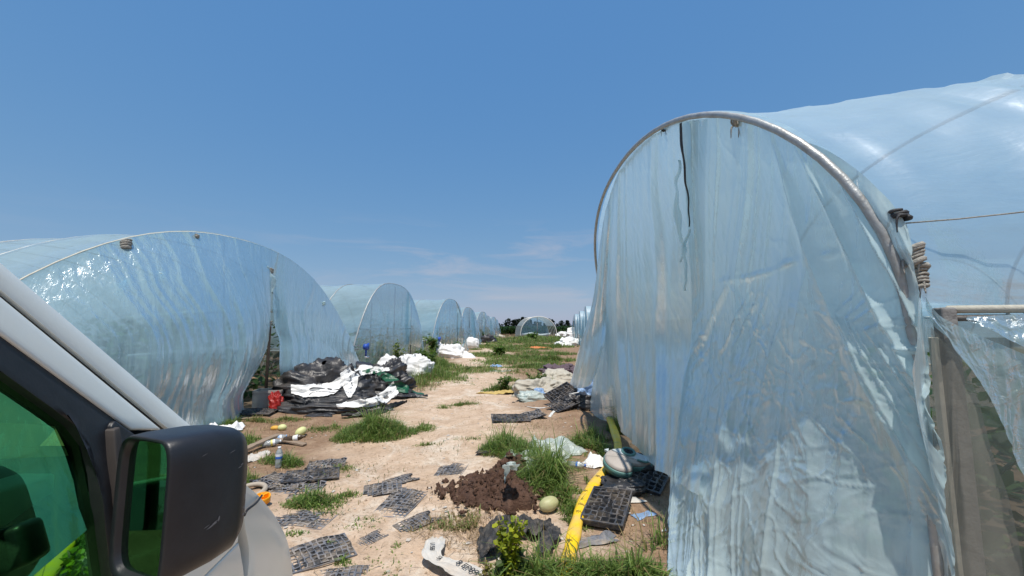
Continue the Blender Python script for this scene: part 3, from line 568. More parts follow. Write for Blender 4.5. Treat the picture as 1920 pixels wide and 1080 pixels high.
def sheet(name, ctr, w, m, seed, label=None, cat=None, group=None, parent=None, n=60, k=18, crum=.04, z0=None):
    """a crumpled ribbon of sheet along a 3-D centre line; w widths"""
    P = resamp(ctr, n); T = np.gradient(P, axis=0); T[:, 2] = 0; T /= np.linalg.norm(T, axis=1)[:, None]+1e-9; Bn = np.stack([-T[:, 1], T[:, 0], 0*T[:, 0]], 1)
    w = np.interp(np.linspace(0, 1, n), np.linspace(0, 1, len(w)), w); s = np.linspace(-.5, .5, k)[None, :]; u = np.linspace(0, 1, n)[:, None]
    ed = 1+.35*vn(u*9+seed, s*3, seed)*np.abs(s)*2
    Q = P[:, None]+(s*w[:, None]*ed)[..., None]*Bn[:, None]
    Q[..., 2] += crum*(ridge(u*5+seed, s*7, seed, 1.6)-.3)+crum*.6*(ridge(u*14+seed, s*11, seed+2, 2)-.4)-.3*w[:, None]*(np.abs(s)*2)**2*.5*(z0 is None)
    e = terrain(Q[..., 0], Q[..., 1])+.004+.006*ridge(u*20, s*9, seed); Q[..., 2] = np.maximum(Q[..., 2], e)
    if parent: return gridobj(name, Q, m, parent)
    return tag(gridobj(name, Q, m), label, cat, group)
def scrap(name, c, sx, sy, rot, m, seed, label, cat, group=None, h=.05, n=40, ragged=.3, keep=None):
    u = np.linspace(-1, 1, n); U, V = np.meshgrid(u, u); rr = np.maximum(np.abs(U), np.abs(V))+1e-6; ang = np.arctan2(V, U)
    sc = (1-ragged*.5+ragged*vn(np.cos(ang)*1.7+seed, np.sin(ang)*1.7, seed)); x, y = U*sx*.5*sc, V*sy*.5*sc
    q = np.stack([x, y, 0*x], -1) @ rz(rot).T+np.array([c[0], c[1], 0])
    xw = x+.15*sx*vn(x*5+seed, y*5, 1.0); z = h*(1-rr**2*.8)*(.25+.75*ridge(xw*2.2/sx+seed, y*1.5/sy, seed, 1.3))+h*.28*(1-rr**4)*ridge(xw*5/sx+2*y/sy, y*4/sy+seed, seed, 3)
    q[..., 2] = terrain(q[..., 0], q[..., 1])+.004+z; return tag(gridobj(name, q, m, None, loc=(c[0], c[1], 0)), label, cat, group)

from mathutils.bvhtree import BVHTree
HEAPS = []
def drape(name, top, bot, m, seed, label, cat, group, nu=60, nv=24, crum=.012):
    """a sheet laid over the heaps already built: every vertex rests on what lies under it"""
    V = []; F = []
    for o in HEAPS:
        k = len(V); V += [o.location+v.co for v in o.data.vertices]; F += [[q+k for q in p.vertices] for p in o.data.polygons]
    bv = BVHTree.FromPolygons(V, F); T = resamp(np.c_[np.array(top, float), np.zeros(len(top))], nu)[:, :2]; B = resamp(np.c_[np.array(bot, float), np.zeros(len(bot))], nu)[:, :2]
    P = np.zeros((nv, nu, 3))
    for i in range(nv):
        for j in range(nu):
            b = i/(nv-1); q = T[j]*(1-b)+B[j]*b; q = q+np.array([0, 1.6*float(vn(j*.16, seed, 1.0))*(1 if i in (0, nv-1) else .5)]); d = Vector(ray(*q)).normalized(); h = bv.ray_cast(Vector(EYE), d); g = G(*q) if q[1] > 640 else None
            p = np.array(h[0]) if h[0] else onT(g); n_ = np.array(h[1]) if h[0] else np.array([0, 0, 1.0]); n_ = n_*(-1 if np.dot(n_, d) > 0 else 1); P[i, j] = p+n_*.012
    Q = P.copy()
    for _ in range(8): Q[1:-1, 1:-1] = .5*Q[1:-1, 1:-1]+.125*(Q[:-2, 1:-1]+Q[2:, 1:-1]+Q[1:-1, :-2]+Q[1:-1, 2:])
    a = np.linspace(0, 1, nu)[None]; b = np.linspace(0, 1, nv)[:, None]; c = crum*(ridge(a*4+seed, b*5+a*2, seed, 1.6)+.6*ridge(a*9+seed, b*11+a*4, seed+2, 2))
    Q += c[..., None]*np.array([.1, -.6, .7])+np.array([0, -.008, .008]); return tag(gridobj(name, Q, m, None, loc=Q.mean((0, 1))), label, cat, group)
# the big black and white heap in front of the left tunnel
hp = 'heaps of old mulch film'
lump('film_heap', onT(G(598, 760))+np.array([-.1, .35, .0]), (.86, .62, .70), .1, M_BLACKFILM, 1, 'black plastic film heap against the left tunnel curtain', 'film heap', hp, None, (1, .25), 5, .2)
lump('film_heap', onT(G(700, 745))+np.array([.0, .45, .0]), (.78, .6, .62), -.2, M_BLACKFILM, 2, 'rumpled black plastic film heap under the green strip', 'film heap', hp, None, (.5, 1), 5, .2)
lump('film_heap', onT(G(600, 768))+np.array([.2, .05, .0]), (.95, .33, .26), .1, M_BLACKFILM, 3, 'low black film roll along the foot of the heap', 'film heap', hp, None, (1, .1), 6, .22)
hz = lambda px, py, z, dy=0: (lambda p: np.array([p[0], p[1]+dy, z]))(G(px, py, z))
lump('green_sheet', onT(G(600, 764))+np.array([.05, -.1, 0]), (.28, .14, .2), .1, M_GREENFILM, 9, 'crumpled green sheet at the foot of the black heap', 'plastic sheet', hp, None, (1, .2), 5, .2, (36, 50))
sheet('black_sheet', [hz(720, 740, .08), hz(750, 738, .10), hz(780, 740, .04), hz(800, 742, .02)], [.3, .34, .2, .04], M_BLACKFILM, 10, 'black film tail trailing towards the track from the heap', 'plastic sheet', hp)
sheet('black_sheet', [hz(640, 778, .02), hz(690, 772, .03), hz(730, 760, .03), hz(762, 752, .02)], [.1, .3, .24, .04], M_BLACKFILM, 11, 'flat black film strip behind the grass clump', 'plastic sheet', hp)
lump('film_heap', onT(G(770, 712))+np.array([0, .45, 0]), (.62, .5, .66), .2, M_WHITEFILM, 13, 'large white sheeting bundle right of the black heap', 'film heap', hp, None, (.6, 1), 4, .12)
drape('white_sheet', [(546, 722), (575, 722), (612, 720), (645, 703)], [(547, 738), (582, 746), (622, 742), (650, 716)], M_WHITEFILM, 4, 'white film strip lying across the black heap', 'plastic sheet', hp)
drape('white_sheet', [(638, 702), (652, 690), (678, 686), (704, 688), (730, 690)], [(640, 716), (664, 709), (690, 703), (712, 698), (731, 696)], M_WHITEFILM, 5, 'white film draped over the top between the black heaps', 'plastic sheet', hp)
drape('white_sheet', [(644, 706), (643, 722), (648, 738), (654, 746)], [(672, 704), (671, 722), (664, 738), (658, 746)], M_WHITEFILM, 6, 'white film tongue hanging down the middle of the heap', 'plastic sheet', hp)
drape('white_sheet', [(738, 716), (722, 732), (700, 746), (672, 752), (630, 760)], [(748, 738), (736, 748), (710, 760), (676, 766), (634, 765)], M_WHITEFILM, 7, 'white film spilling to the ground right of the heap', 'plastic sheet', hp, 60, 24, .025)
drape('green_sheet', [(680, 696), (710, 693), (740, 706), (768, 728), (796, 738)], [(678, 702), (706, 704), (728, 720), (748, 736), (794, 741)], M_GREENFILM, 8, 'long dark green sheet sliding off the film heap', 'plastic sheet', hp)
sheet('black_sheet', [hz(720, 742, .03), hz(750, 740, .05), hz(780, 741, .03), hz(802, 742, .02)], [.3, .34, .2, .04], M_BLACKFILM, 10, 'black film tail trailing towards the track from the heap', 'plastic sheet', hp)
sheet('black_sheet', [hz(640, 778, .02), hz(690, 772, .03), hz(730, 760, .03), hz(762, 752, .02)], [.1, .3, .24, .04], M_BLACKFILM, 11, 'flat black film strip behind the grass clump', 'plastic sheet', hp)
scrap('black_sheet', G(600, 776), .55, .32, .1, M_BLACKFILM, 12, 'small black film scrap on brown soil before the heap', 'plastic sheet', None, .06)
lump('film_heap', onT(G(742, 715))+np.array([-.1, .4, 0]), (.3, .42, .60), 0, M_BLACKFILM, 14, 'narrow black film bundle tucked beside the white bundle', 'film heap', hp, None, (.2, 1), 5, .2, (40, 60))
lump('film_heap', onT(G(716, 712))+np.array([-.1, 1.0, .0]), (.38, .35, .62), 0, M_WHITEFILM, 15, 'rounded cream white bundle behind the green strip', 'film heap', hp, None, (1, 0), 3, .07, (40, 60))
lump('film_heap', onT(G(850, 671))+np.array([0, .5, 0]), (1.0, .6, .62), -.35, M_WHITEFILM, 16, 'long white sheeting pile among weeds by the third tunnel', 'film heap', hp, None, (1, .3), 4, .16, (40, 60))
lump('film_heap', onT(G(826, 668))+np.array([0, .6, 0]), (.22, .3, .78), 0, M_WHITEFILM, 17, 'thin upright white bundle at the left of the long pile', 'film heap', hp, None, (.3, 1), 4, .15, (30, 40))
lump('film_heap', onT(G(880, 654))+np.array([0, .5, 0]), (.72, .6, .85), 0, M_WHITEFILM, 18, 'round white sack by the fourth left tunnel', 'film heap', hp, None, (1, .2), 3, .08, (36, 50))
lump('film_heap', onT(G(914, 643))+np.array([0, .5, 0]), (.9, .7, .75), 0, M_BLACKFILM, 19, 'grey black film heap far along the left row', 'film heap', hp, None, (1, .2), 4, .16, (30, 40))
lump('film_heap', onT(G(931, 632))+np.array([0, .5, 0]), (1.3, .7, .5), 0, M_BEIGE, 20, 'pale film heap at the far end of the left row', 'film heap', hp, None, (1, .2), 4, .16, (30, 40))
for k, (px, py, rx_, rz_, lb) in enumerate(((1052, 631, .9, .85, 'white sheeting mound left of the far right tunnels'), (1072, 634, 1.2, 1.35, 'tall white sheeting mound before the far right tunnels'), (1090, 630, .8, 1.0, 'white sheeting mound half hidden by the right curtain'), (1066, 648, 1.35, .72, 'long low white sheeting mound on the far right verge'))):
    lump('film_heap', onT(G(px, py)), (rx_, .7, rz_), .2*k, M_WHITEFILM, 22+k, lb, 'film heap', 'white sheeting mounds far right', None, (1, .4), 4, .2, (36, 50))

# right hand litter beside the curtain
lump('tarpaulin', onT(G(1016, 742))+np.array([0, .25, 0]), (.62, .42, .30), .5, M_BEIGE, 31, 'crumpled beige tarpaulin bag lying by the right tunnel', 'tarpaulin', None, None, (1, .6), 4, .14)
lump('tarpaulin', onT(G(1044, 718))+np.array([0, .2, 0]), (.5, .4, .3), .2, M_BEIGE, 32, 'beige cloth bundle under the blown out film', 'tarpaulin', None, None, (1, .2), 4, .16, (40, 60))
lump('cloth_heap', onT(G(1052, 702))+np.array([0, .2, 0]), (.62, .4, .26), .1, M_PURPLE, 33, 'dark purple cloth heap behind the beige bundle', 'cloth', None, None, (.4, 1), 4, .25, (40, 60))
lump('plastic_bag', onT(G(1000, 752))+np.array([.0, .1, 0]), (.36, .2, .17), .35, M_BAG, 34, 'clear plastic bag of rubbish before the beige tarpaulin', 'plastic bag', None, None, (1, .3), 4, .2, (40, 60))
lump('plastic_bag', onT(G(1012, 745))+np.array([.0, -.08, .04]), (.14, .1, .17), .2, M_PALEBLUE, 35, 'blue and white bottle wrapper inside the clear bag', 'wrapper', None, None, (1, .3), 3, .25, (24, 36))
lump('plastic_bag', onT(G(1099, 757))+np.array([0, .1, .12]), (.22, .2, .36), .1, M_PALEBLUE, 36, 'pale blue plastic bag against the right curtain', 'plastic bag', None, None, (.4, 1), 4, .2, (40, 60))
lump('film_heap', onT(G(1085, 772))+np.array([.1, .2, 0]), (.45, .3, .26), .3, M_BLACKFILM, 37, 'black film heap under the blue bag by the curtain', 'film heap', hp, None, (1, .4), 5, .25, (40, 60))
sheet('yellow_sack', [hz(893, 737, .02), hz(920, 736, .05), hz(950, 733, .06), hz(985, 733, .03)], [.03, .16, .2, .06], M_YELLOWCLOTH, 38, 'flattened yellow sack strip lying across the track', 'sack', None, None, 50, 14, .04)
scrap('plastic_scrap', G(928, 688), .7, .55, .1, M_PALEBLUE, 39, 'pale blue plastic scrap in the middle of the track', 'plastic scrap', None, .12)
scrap('orange_net', G(1012, 653), 2.3, 2.4, .1, M_ORANGE, 40, 'faded orange net spread on the far grass', 'net', None, .15)
scrap('plastic_scrap', G(938, 697), .9, .3, .05, M_BAG, 41, 'grey plastic scrap flat on the track beyond the yellow sack', 'plastic scrap', None, .03)
sheet('white_tube', [hz(985, 762, .03), hz(1010, 765, .05), hz(1030, 763, .04), hz(1042, 752, .15), hz(1062, 741, .30), hz(1085, 736, .36)], [.03, .03, .035, .03, .035, .03], M_WHITEHOSE, 42, 'thin white tube curling over the tray stack', 'tube', None, None, 50, 6, .012, 1)
sheet('white_tube', [hz(1030, 782, .02), hz(1040, 770, .06), hz(1056, 758, .12)], [.05, .05, .03], M_WHITEHOSE, 43, 'short white strip at the foot of the tray stack', 'tube', None, None, 30, 6, .012, 1)
# litter in the middle right: pale sheets, bottle
scrap('plastic_scrap', G(1005, 868), .62, .5, .4, M_BAG, 51, 'greenish white plastic sheet torn over the manure pile', 'plastic scrap', None, .18)
scrap('plastic_scrap', G(1032, 846), .8, .5, -.1, M_BAG, 52, 'crumpled pale plastic sheet behind the tall grass', 'plastic scrap', None, .2)
scrap('plastic_scrap', G(1068, 852), .5, .42, .5, M_BAG, 53, 'stiff clear plastic sheet beside the bleached straw', 'plastic scrap', None, .2)
scrap('plastic_scrap', G(1110, 875), .34, .3, .8, M_WHITEFILM, 54, 'white plastic scrap left of the blower casing', 'plastic scrap', None, .1)
scrap('plastic_scrap', G(1150, 938), .62, .3, .1, M_WHITEBAG, 55, 'dirty white sack under the blower casing', 'sack', None, .05)
scrap('plastic_scrap', G(1120, 1008), .4, .16, .1, M_TRAY_DUSTY, 56, 'grey plastic rag under the corner of the deep tray', 'rag', None, .06)
scrap('plastic_scrap', G(1206, 970), .2, .12, .3, M_PALEBLUE, 57, 'small pale blue scrap on shaded soil', 'plastic scrap', None, .02)
sheet('black_netting', [hz(896, 1022, .03), hz(918, 1005, .08), hz(940, 982, .10), hz(975, 975, .08), hz(1010, 978, .06), hz(1035, 985, .03)], [.16, .24, .2, .17, .2, .08], M_NETTING, 58, 'dusty black netting bunched below the manure pile', 'netting', None, None, 80, 22, .05)
sheet('black_netting', [hz(1035, 985, .03), hz(1030, 1002, .04), hz(1018, 1022, .03), hz(1008, 1034, .01)], [.1, .14, .12, .05], M_NETTING, 59, 'short netting tail pointing at the yellow hose', 'netting', None, None, 40, 14, .03)
scrap('white_bag', G(398, 815)+np.array([.0, .2, 0]), .55, .4, .2, M_WHITEFILM, 60, 'white crumpled bag beside the van at the film edge', 'plastic bag', None, .2)
sheet('plastic_strip', [hz(445, 862, .02), hz(470, 856, .03), hz(505, 845, .02)], [.2, .25, .05], M_WHITEBAG, 61, 'white plastic strip under the wooden plank', 'plastic strip', None, None, 40, 12, .03)

# printed white sack strip
def text_on(txt, c, rot, size, parent, name='print', m=None, tilt=None):
    cu = bpy.data.curves.new(name, 'FONT'); cu.body = txt; cu.size = size; cu.align_x = 'CENTER'; cu.align_y = 'CENTER'; cu.extrude = .0008
    o = bpy.data.objects.new(name, cu); C.objects.link(o); dg = bpy.context.evaluated_depsgraph_get()
    me = bpy.data.meshes.new_from_object(o.evaluated_get(dg)); bpy.data.objects.remove(o); me.materials.clear(); me.materials.append(m or M_PRINT)
    o = bpy.data.objects.new(name, me); C.objects.link(o); M3 = rot if not np.isscalar(rot) else rz(rot)
    o.parent = parent; o.matrix_local = Matrix.Translation(Vector(np.array(c)-WL[parent.name])) @ Matrix(M3.tolist()).to_4x4(); return o
ws = sheet('printed_sack', [hz(826, 1008, .02), hz(812, 1028, .03), hz(818, 1047, .02), hz(850, 1062, .02), hz(885, 1078, .02), hz(900, 1088, .02)], [.1, .17, .12, .13, .15, .15], M_WHITEBAG, 62, 'torn white sack strip with black print near the bottom edge', 'sack', None, None, 70, 16, .012, 1)
def flat_text(txt, px, py, px2, py2, size, parent):
    bv = BVHTree.FromPolygons([parent.location+v.co for v in parent.data.vertices], [list(p.vertices) for p in parent.data.polygons])
    def top(q):
        h = bv.ray_cast(Vector(EYE), Vector(ray(*q)).normalized()); return np.array(h[0])+[0, -.004, .008] if h[0] else onT(G(*q), .05)
    a, b = top((px, py)), top((px2, py2)); a[2] = b[2] = max(a[2], b[2], top(((px+px2)/2, (py+py2)/2))[2]); text_on(txt, (a+b)/2, math.atan2(b[1]-a[1], b[0]-a[0]), size, parent)
flat_text('8 EP89', 862, 1058, 890, 1074, .07, ws); flat_text('SI', 818, 1044, 830, 1052, .05, ws); flat_text('1158', 811, 1016, 810, 1036, .05, ws)

# ------------------------------------------------------------------ seed trays
def tray_mesh(name, nx, ny, L, W, h, m, warp, seed, broken=0.0, fill=.0):
    """plug tray: rim, webs between the cells and tapered open cells, some silted up with sand"""
    r = np.random.default_rng(seed); mb = MB(); cx, cy = L/nx, W/ny; wl = .1*min(cx, cy)
    for i in range(nx):
        for j in range(ny):
            if broken and vn(i*.35+seed, j*.4, seed) > 1-broken*2: continue
            x0, y0 = -L/2+i*cx, -W/2+j*cy; x1, y1 = x0+cx, y0+cy; hh = h*(1-r.uniform(0, .2)); sand = r.uniform() < fill; d = h*(.3 if sand else .9)
            o = np.array([[x0, y0, hh], [x1, y0, hh], [x1, y1, hh], [x0, y1, hh]]); i_ = np.array([[x0+wl, y0+wl, hh], [x1-wl, y0+wl, hh], [x1-wl, y1-wl, hh], [x0+wl, y1-wl, hh]])
            sx, sy = (x0+x1)/2, (y0+y1)/2; k = .72; b_ = (i_-[sx, sy, 0])*[k, k, 0]+[sx, sy, hh-d]; i2 = i_+r.uniform(-.16, .16, (4, 3))*cx*[1, 1, .3]
            mb.add(np.vstack([o, i2]), [[0, 1, 5, 4], [1, 2, 6, 5], [2, 3, 7, 6], [3, 0, 4, 7]], mi=0)
            mb.add(np.vstack([i2, b_]), [[0, 1, 5, 4], [1, 2, 6, 5], [2, 3, 7, 6], [3, 0, 4, 7]], mi=1); mb.add(b_, [[0, 1, 2, 3]], mi=2 if sand else 1)
    if not broken:
        for (c, sz) in (((0, -W/2-.006, h*.9), (L+.024, .012, .01)), ((0, W/2+.006, h*.9), (L+.024, .012, .01)), ((-L/2-.006, 0, h*.9), (.012, W, .0105)), ((L/2+.006, 0, h*.9), (.012, W, .0105))): mb.box(c, sz)
        if h > .03:
            for (c, sz) in (((0, -W/2-.004, h*.45), (L, .004, h*.88)), ((0, W/2+.004, h*.45), (L, .004, h*.88)), ((-L/2-.004, 0, h*.45), (.004, W, h*.87)), ((L/2+.004, 0, h*.45), (.004, W, h*.87))): mb.box(c, sz)
    V = np.concatenate(mb.V); V[:, 2] += warp*fbm(V[:, 0]*3+seed, V[:, 1]*3, seed, 2)+warp*.35*vn(V[:, 0]*22, V[:, 1]*22, seed); V[:, :2] += warp*.5*np.stack([vn(V[:, 0]*6, V[:, 1]*6, seed), vn(V[:, 0]*6, V[:, 1]*6, seed+9)], 1)
    me = bpy.data.meshes.new(name); me.from_pydata(V.tolist(), [], mb.F)
    for mm in (m, M_CELLSHADE, M_SILT): me.materials.append(mm)
    me.polygons.foreach_set('material_index', np.asarray(mb.I, np.int32)); me.update(); return me
M_CELLSHADE = basic('shaded_tray_cell', (.038, .04, .046), .6, .5, 12, 0, 30, 0, (.30, .24, .18), .7); M_SILT = basic('silted_cell', (.17, .14, .115), .9, .4, 40)  # pocket shadow put into the darker cell colour, with dusty patches over it
TR = {'flat': tray_mesh('tray', 11, 7, .50, .32, .014, M_TRAY_DUSTY, .02, 1, 0, .2), 'flat2': tray_mesh('tray', 11, 7, .50, .32, .014, M_TRAY_DUSTY, .024, 2, 0, .25), 'deep': tray_mesh('tray', 8, 6, .50, .34, .05, M_TRAY, .008, 3, 0, .0),
      'broken': tray_mesh('tray', 10, 6, .50, .32, .018, M_TRAY_DUSTY, .016, 4, .34, .5), 'mang': tray_mesh('tray', 11, 7, .54, .36, .026, M_TRAY_DUSTY, .035, 5, .12, .3), 'dark': tray_mesh('tray', 10, 6, .52, .32, .026, M_TRAY, .022, 6, 0, .1)}
def tray(kind, px, py, rot, label, dz=0.0, tilt=(0, 0), sc=1.0):
    p = onT(G(px, py)); o = bpy.data.objects.new('seed_tray', TR[kind]); C.objects.link(o); g = .12
    sx = float(terrain(p[0]+g, p[1])-terrain(p[0]-g, p[1]))/(2*g); sy = float(terrain(p[0], p[1]+g)-terrain(p[0], p[1]-g))/(2*g)
    o.location = p+np.array([0, 0, (.012 if kind in ('deep', 'dark') else -.004)+dz]); o.rotation_euler = Matrix((rx(math.atan(sy)+tilt[0]) @ ry(-math.atan(sx)+tilt[1]) @ rz(rot)).tolist()).to_euler(); o.scale = (sc*.95,)*3
    return tag(o, label, 'seed tray', 'plastic seed trays on the ground')
tray('flat', 597, 1036, .72, 'dusty square seed tray lying nearest the van bumper', sc=.92)
tray('flat2', 570, 972, -.06, 'flattened seed tray with pointed ends behind the square one', sc=.98)
tray('flat', 752, 940, 1.35, 'sand filled grey seed tray in the middle of the track', sc=1.0)
tray('broken', 783, 976, .75, 'broken half seed tray right of the middle tray', sc=.72)
tray('broken', 726, 916, .3, 'torn seed tray fragments behind the middle tray', sc=.95)
tray('broken', 752, 902, .7, 'small broken tray piece farthest of the middle fragments', sc=.7)
tray('flat', 845, 886, 1.48, 'neat grey seed tray left of the manure pile', sc=.98)
tray('mang', 540, 925, .25, 'mangled seed tray behind the amber cap', sc=1.15)
tray('mang', 528, 905, -.2, 'shredded black tray spread left of the track', .02, sc=.95)
tray('dark', 585, 893, .35, 'dark seed tray pressed beside the mangled ones', .01, sc=1.05)
tray('mang', 612, 870, .3, 'crumpled tray scrap with its edge curled up by the track', .02, (.1, 0), .8)
tray('broken', 698, 1003, .9, 'tiny broken tray corner lying alone on sand', sc=.45)
tray('broken', 640, 1074, .2, 'tray fragment at the bottom edge of the view', sc=.8)
tray('broken', 918, 965+58, .4, 'small tray sliver beside the netting', sc=.3)
tray('deep', 1140, 968, 1.12, 'deep black seed tray leaning beside the yellow hose', .045, (.10, -.1), 1.02)
tray('deep', 1216, 908, .95, 'deep black seed tray under the right curtain hem', .05, (.22, .0), 1.15)
tray('dark', 925, 846, 1.3, 'black tray half hidden by the tall grass left side', sc=.95)
tray('dark', 957, 790, .12, 'black seed tray flat on soil left of the tray stack', .01, sc=1.25)
tray('mang', 990, 786, .35, 'bent black tray between the flat tray and the stack', .03, (0, -.1), 1.1)
tray('dark', 1060, 772, .5, 'lower black tray of the stack by the curtain', .09, (.3, -.15), 1.2)
tray('deep', 1052, 762, .45, 'upper black lattice tray leaning on the stack', .2, (.35, -.2), 1.2)
tray('mang', 975, 752, .1, 'grey tray scrap beside the clear rubbish bag', sc=.7)
tray('dark', 480, 778, .1, 'black tray under the grey crate in the doorway', .01, sc=1.2)

# ------------------------------------------------------------------ hose, blower casing, melons, bottles, boards
def hose(pts, label, r):
    P = resamp(np.array([onT(G(px, py), z*.62) for px, py, z in pts]), 110); n = 22; T = np.gradient(P, axis=0); T /= np.linalg.norm(T, axis=1)[:, None]; Bn = np.stack([-T[:, 1], T[:, 0], 0*T[:, 0]], 1)
    th = np.linspace(0, 2*np.pi, n, endpoint=False); u = np.linspace(0, 1, 110)[:, None]; w = r*(1+.12*vn(u*22, th[None]*.0+1, 3)); hh = r*.6*(1+.16*vn(u*30, 2.0, 5))
    cr = 1+.06*(ridge(u*26, np.cos(th)[None]*2+np.sin(th)[None], 2.0, 2)-.4)
    Q = P[:, None]+(np.cos(th)[None]*w*cr)[..., None]*Bn[:, None]+(np.sin(th)[None]*hh*cr)[..., None]*np.array([0, 0, 1.0])
    f = gridF(110, n, 0, True); o = obj('yellow_hose', Q.reshape(-1, 3), f, M_HOSE, loc=(float(P[0][0]), float(P[0][1]), 0)); tag(o, label, 'hose'); return o, P, T
ho, HPp, HT = hose([(1144, 806, .22), (1155, 838, .2), (1159, 862, .16), (1146, 884, .09), (1125, 905, .08), (1105, 930, .08), (1092, 958, .08), (1080, 990, .08), (1072, 1022, .08), (1064, 1055, .08), (1056, 1085, .07), (1046, 1125, .07)], 'yellow lay flat hose winding along the ground by the right tunnel', .054)
for k, (f, txt) in enumerate(((.49, '水'), (.56, '水'), (.66, '水'), (.76, '水'), (.86, '水'))):
    i = int(f*109); ang = math.atan2(HT[i][1], HT[i][0])+math.pi/2
    text_on(txt, HPp[i]+np.array([(.0 if k % 2 else -.015), 0, .0345]), rz(ang+.2), .05, ho)
# blower / volute casing
bc = onT(G(1172, 905)); br = thing('blower_casing', bc, 'teal grey snail shaped blower casing lying across the yellow hose', 'blower')
Rb = rx(.30) @ ry(.08) @ rz(-.15); bo = bc+np.array([.0, .0, .19])
def heart(n=72):
    th = np.linspace(0, 2*np.pi, n, endpoint=False); rr = .185*(1+.12*np.cos(th-3.6)); x = rr*np.cos(th)*.95-.02; y = rr*np.sin(th)
    k = np.exp(-((((th-0.05+np.pi) % (2*np.pi))-np.pi)/.42)**2); x += k*.16; y += k*.05; nk = np.exp(-((((th+.75+np.pi) % (2*np.pi))-np.pi)/.22)**2); x -= nk*.035; y += nk*.05; return x, y
hx, hy = heart()
def ringsobj(name, levels, m, cap0=True, cap1=True):
    V = []; F = []; n = len(hx)
    for s_, z in levels: V.append(np.stack([hx*s_, hy*s_, np.full(n, z)], 1))
    F = gridF(len(levels), n, 0, True).tolist()
    if cap0: F.append(list(range(n))[::-1])
    if cap1: F.append([(len(levels)-1)*n+q for q in range(n)])
    return obj(name, np.vstack(V) @ Rb.T+bo, F, m, br, True)
ringsobj('rim_band', [(.95, -.075), (1.0, -.068), (1.0, -.02), (.97, -.012)], M_CASINGRIM)
ringsobj('casing', [(.955, -.0125), (.955, .0), (.92, .018), (.84, .03), (.5, .036)], M_CASING)
ringsobj('base_shell', [(.72, -.16), (.82, -.15), (.84, -.076)], M_BLACKP)
# pale raised lid across the back, teal edge towards the outlet
lid = np.array([(-.13, .10), (-.02, .145), (.1, .13), (.24, .06), (.245, .0), (.2, -.035), (.12, -.02), (.03, .02), (-.06, .05)]); lc = np.vstack([np.c_[lid, np.full(len(lid), .03)], np.c_[lid*.97, np.full(len(lid), .052)]])
n9 = len(lid); obj('lid', lc @ Rb.T+bo, gridF(2, n9, 0, True).tolist()+[[n9+q for q in range(n9)]], M_CASINGTOP, br, False, bevel=.006)
edge = np.c_[lid[3:7], np.full(4, .045)]; MB().tube(resamp(edge @ Rb.T+bo, 16), .011, 8).build('lid_edge', M_CASINGRIM, br)
def torus(R_, r_, c, n=36, k=10):
    a = np.linspace(0, 2*np.pi, n+1)[:, None]; b = np.linspace(0, 2*np.pi, k+1)[None]; return np.stack([(R_+r_*np.cos(b))*np.cos(a), (R_+r_*np.cos(b))*np.sin(a), r_*np.sin(b)+0*a], -1)+np.array(c)
ic = np.array([.045, .085, .058]); gridobj('inlet_ring', torus(.062, .014, ic) @ Rb.T+bo, M_CASINGRIM, br)
a = np.linspace(0, 2*np.pi, 30, endpoint=False); V = np.vstack([np.c_[.06*np.cos(a), .06*np.sin(a), 0*a+.002], [[0, 0, -.004]]])+ic; obj('inlet_hole', V @ Rb.T+bo, [[q, (q+1) % 30, 30] for q in range(30)], M_BLACKP, br)
gridobj('inlet_core', torus(.02, .008, ic+np.array([0, 0, .004]), 20, 8) @ Rb.T+bo, M_INT, br)
ou = (np.array([[.13, .0, -.06], [.27, .01, -.065]]) @ Rb.T)+bo; MB().tube(ou, .055, 16).build('outlet', M_BLACKP, br)
obj('corner_tab', (np.array([[-.2, .12, .0], [-.15, .15, .0], [-.16, .09, .0], [-.2, .12, .02], [-.15, .15, .02], [-.16, .09, .02]]) @ Rb.T)+bo, [[0, 1, 4, 3], [1, 2, 5, 4], [2, 0, 3, 5], [3, 4, 5]], M_CASINGTOP, br, False)
for (tx, ty, t_) in ((-.1, .0, '8'), (.06, -.1, '目'), (-.05, -.06, '=')): text_on(t_, np.array([tx, ty, .034]) @ Rb.T+bo, Rb, .035, br, 'marking', M_CASINGRIM)
# prop of dark rags beneath
lump('rag_heap', onT(G(1175, 920)), (.26, .2, .1), .1, M_BLACKFILM, 77, 'black rag heap propping up the blower casing', 'rag', None, None, (1, .3), 4, .25, (30, 44))

def ball(name, c, r, m, label, cat, rot=0.0, tilt=0.0, n=(20, 30), seed=1, group=None):
    ph = np.linspace(0, np.pi, n[0])[:, None]; th = np.linspace(0, 2*np.pi, n[1])[None]; q = np.stack([np.cos(ph)+0*th, np.sin(ph)*np.cos(th), np.sin(ph)*np.sin(th)], -1)
    rib = 1+.012*np.cos(th*9)[..., None]*np.sin(ph)[..., None]+.02*vn(q[..., 0]*2+seed, q[..., 1]*2, q[..., 2]*2)[..., None]
    q = (q*rib*np.array(r)) @ (rz(rot) @ ry(tilt)).T; o = tag(gridobj(name, q+np.array(c), m, None, loc=c), label, cat, group); return o
p = onT(G(1030, 962)); ball('melon', p+np.array([0, .05, .07]), (.092, .064, .062), M_MELON, 'whole pale green melon lying in grass beside the manure', 'melon', .35, -.15)
p = onT(G(529, 806)); ball('melon', p+np.array([0, 0, .045]), (.065, .05, .05), M_MELONY, 'small round pale green melon on the brown soil', 'melon', .2, 0, (14, 20), 2)
p = onT(G(516, 803)); ball('melon', p+np.array([0, 0, .03]), (.07, .045, .04), M_MELONO, 'flattened orange yellow melon behind the green one', 'melon', .1, 0, (14, 20), 3)
p = onT(G(564, 814)); ball('melon', p+np.array([0, 0, .06]), (.085, .06, .065), M_MELONY, 'pale yellow melon by the brown bottle neck', 'melon', .8, -.5, (14, 20), 4)
p = onT(G(906, 1000)); 

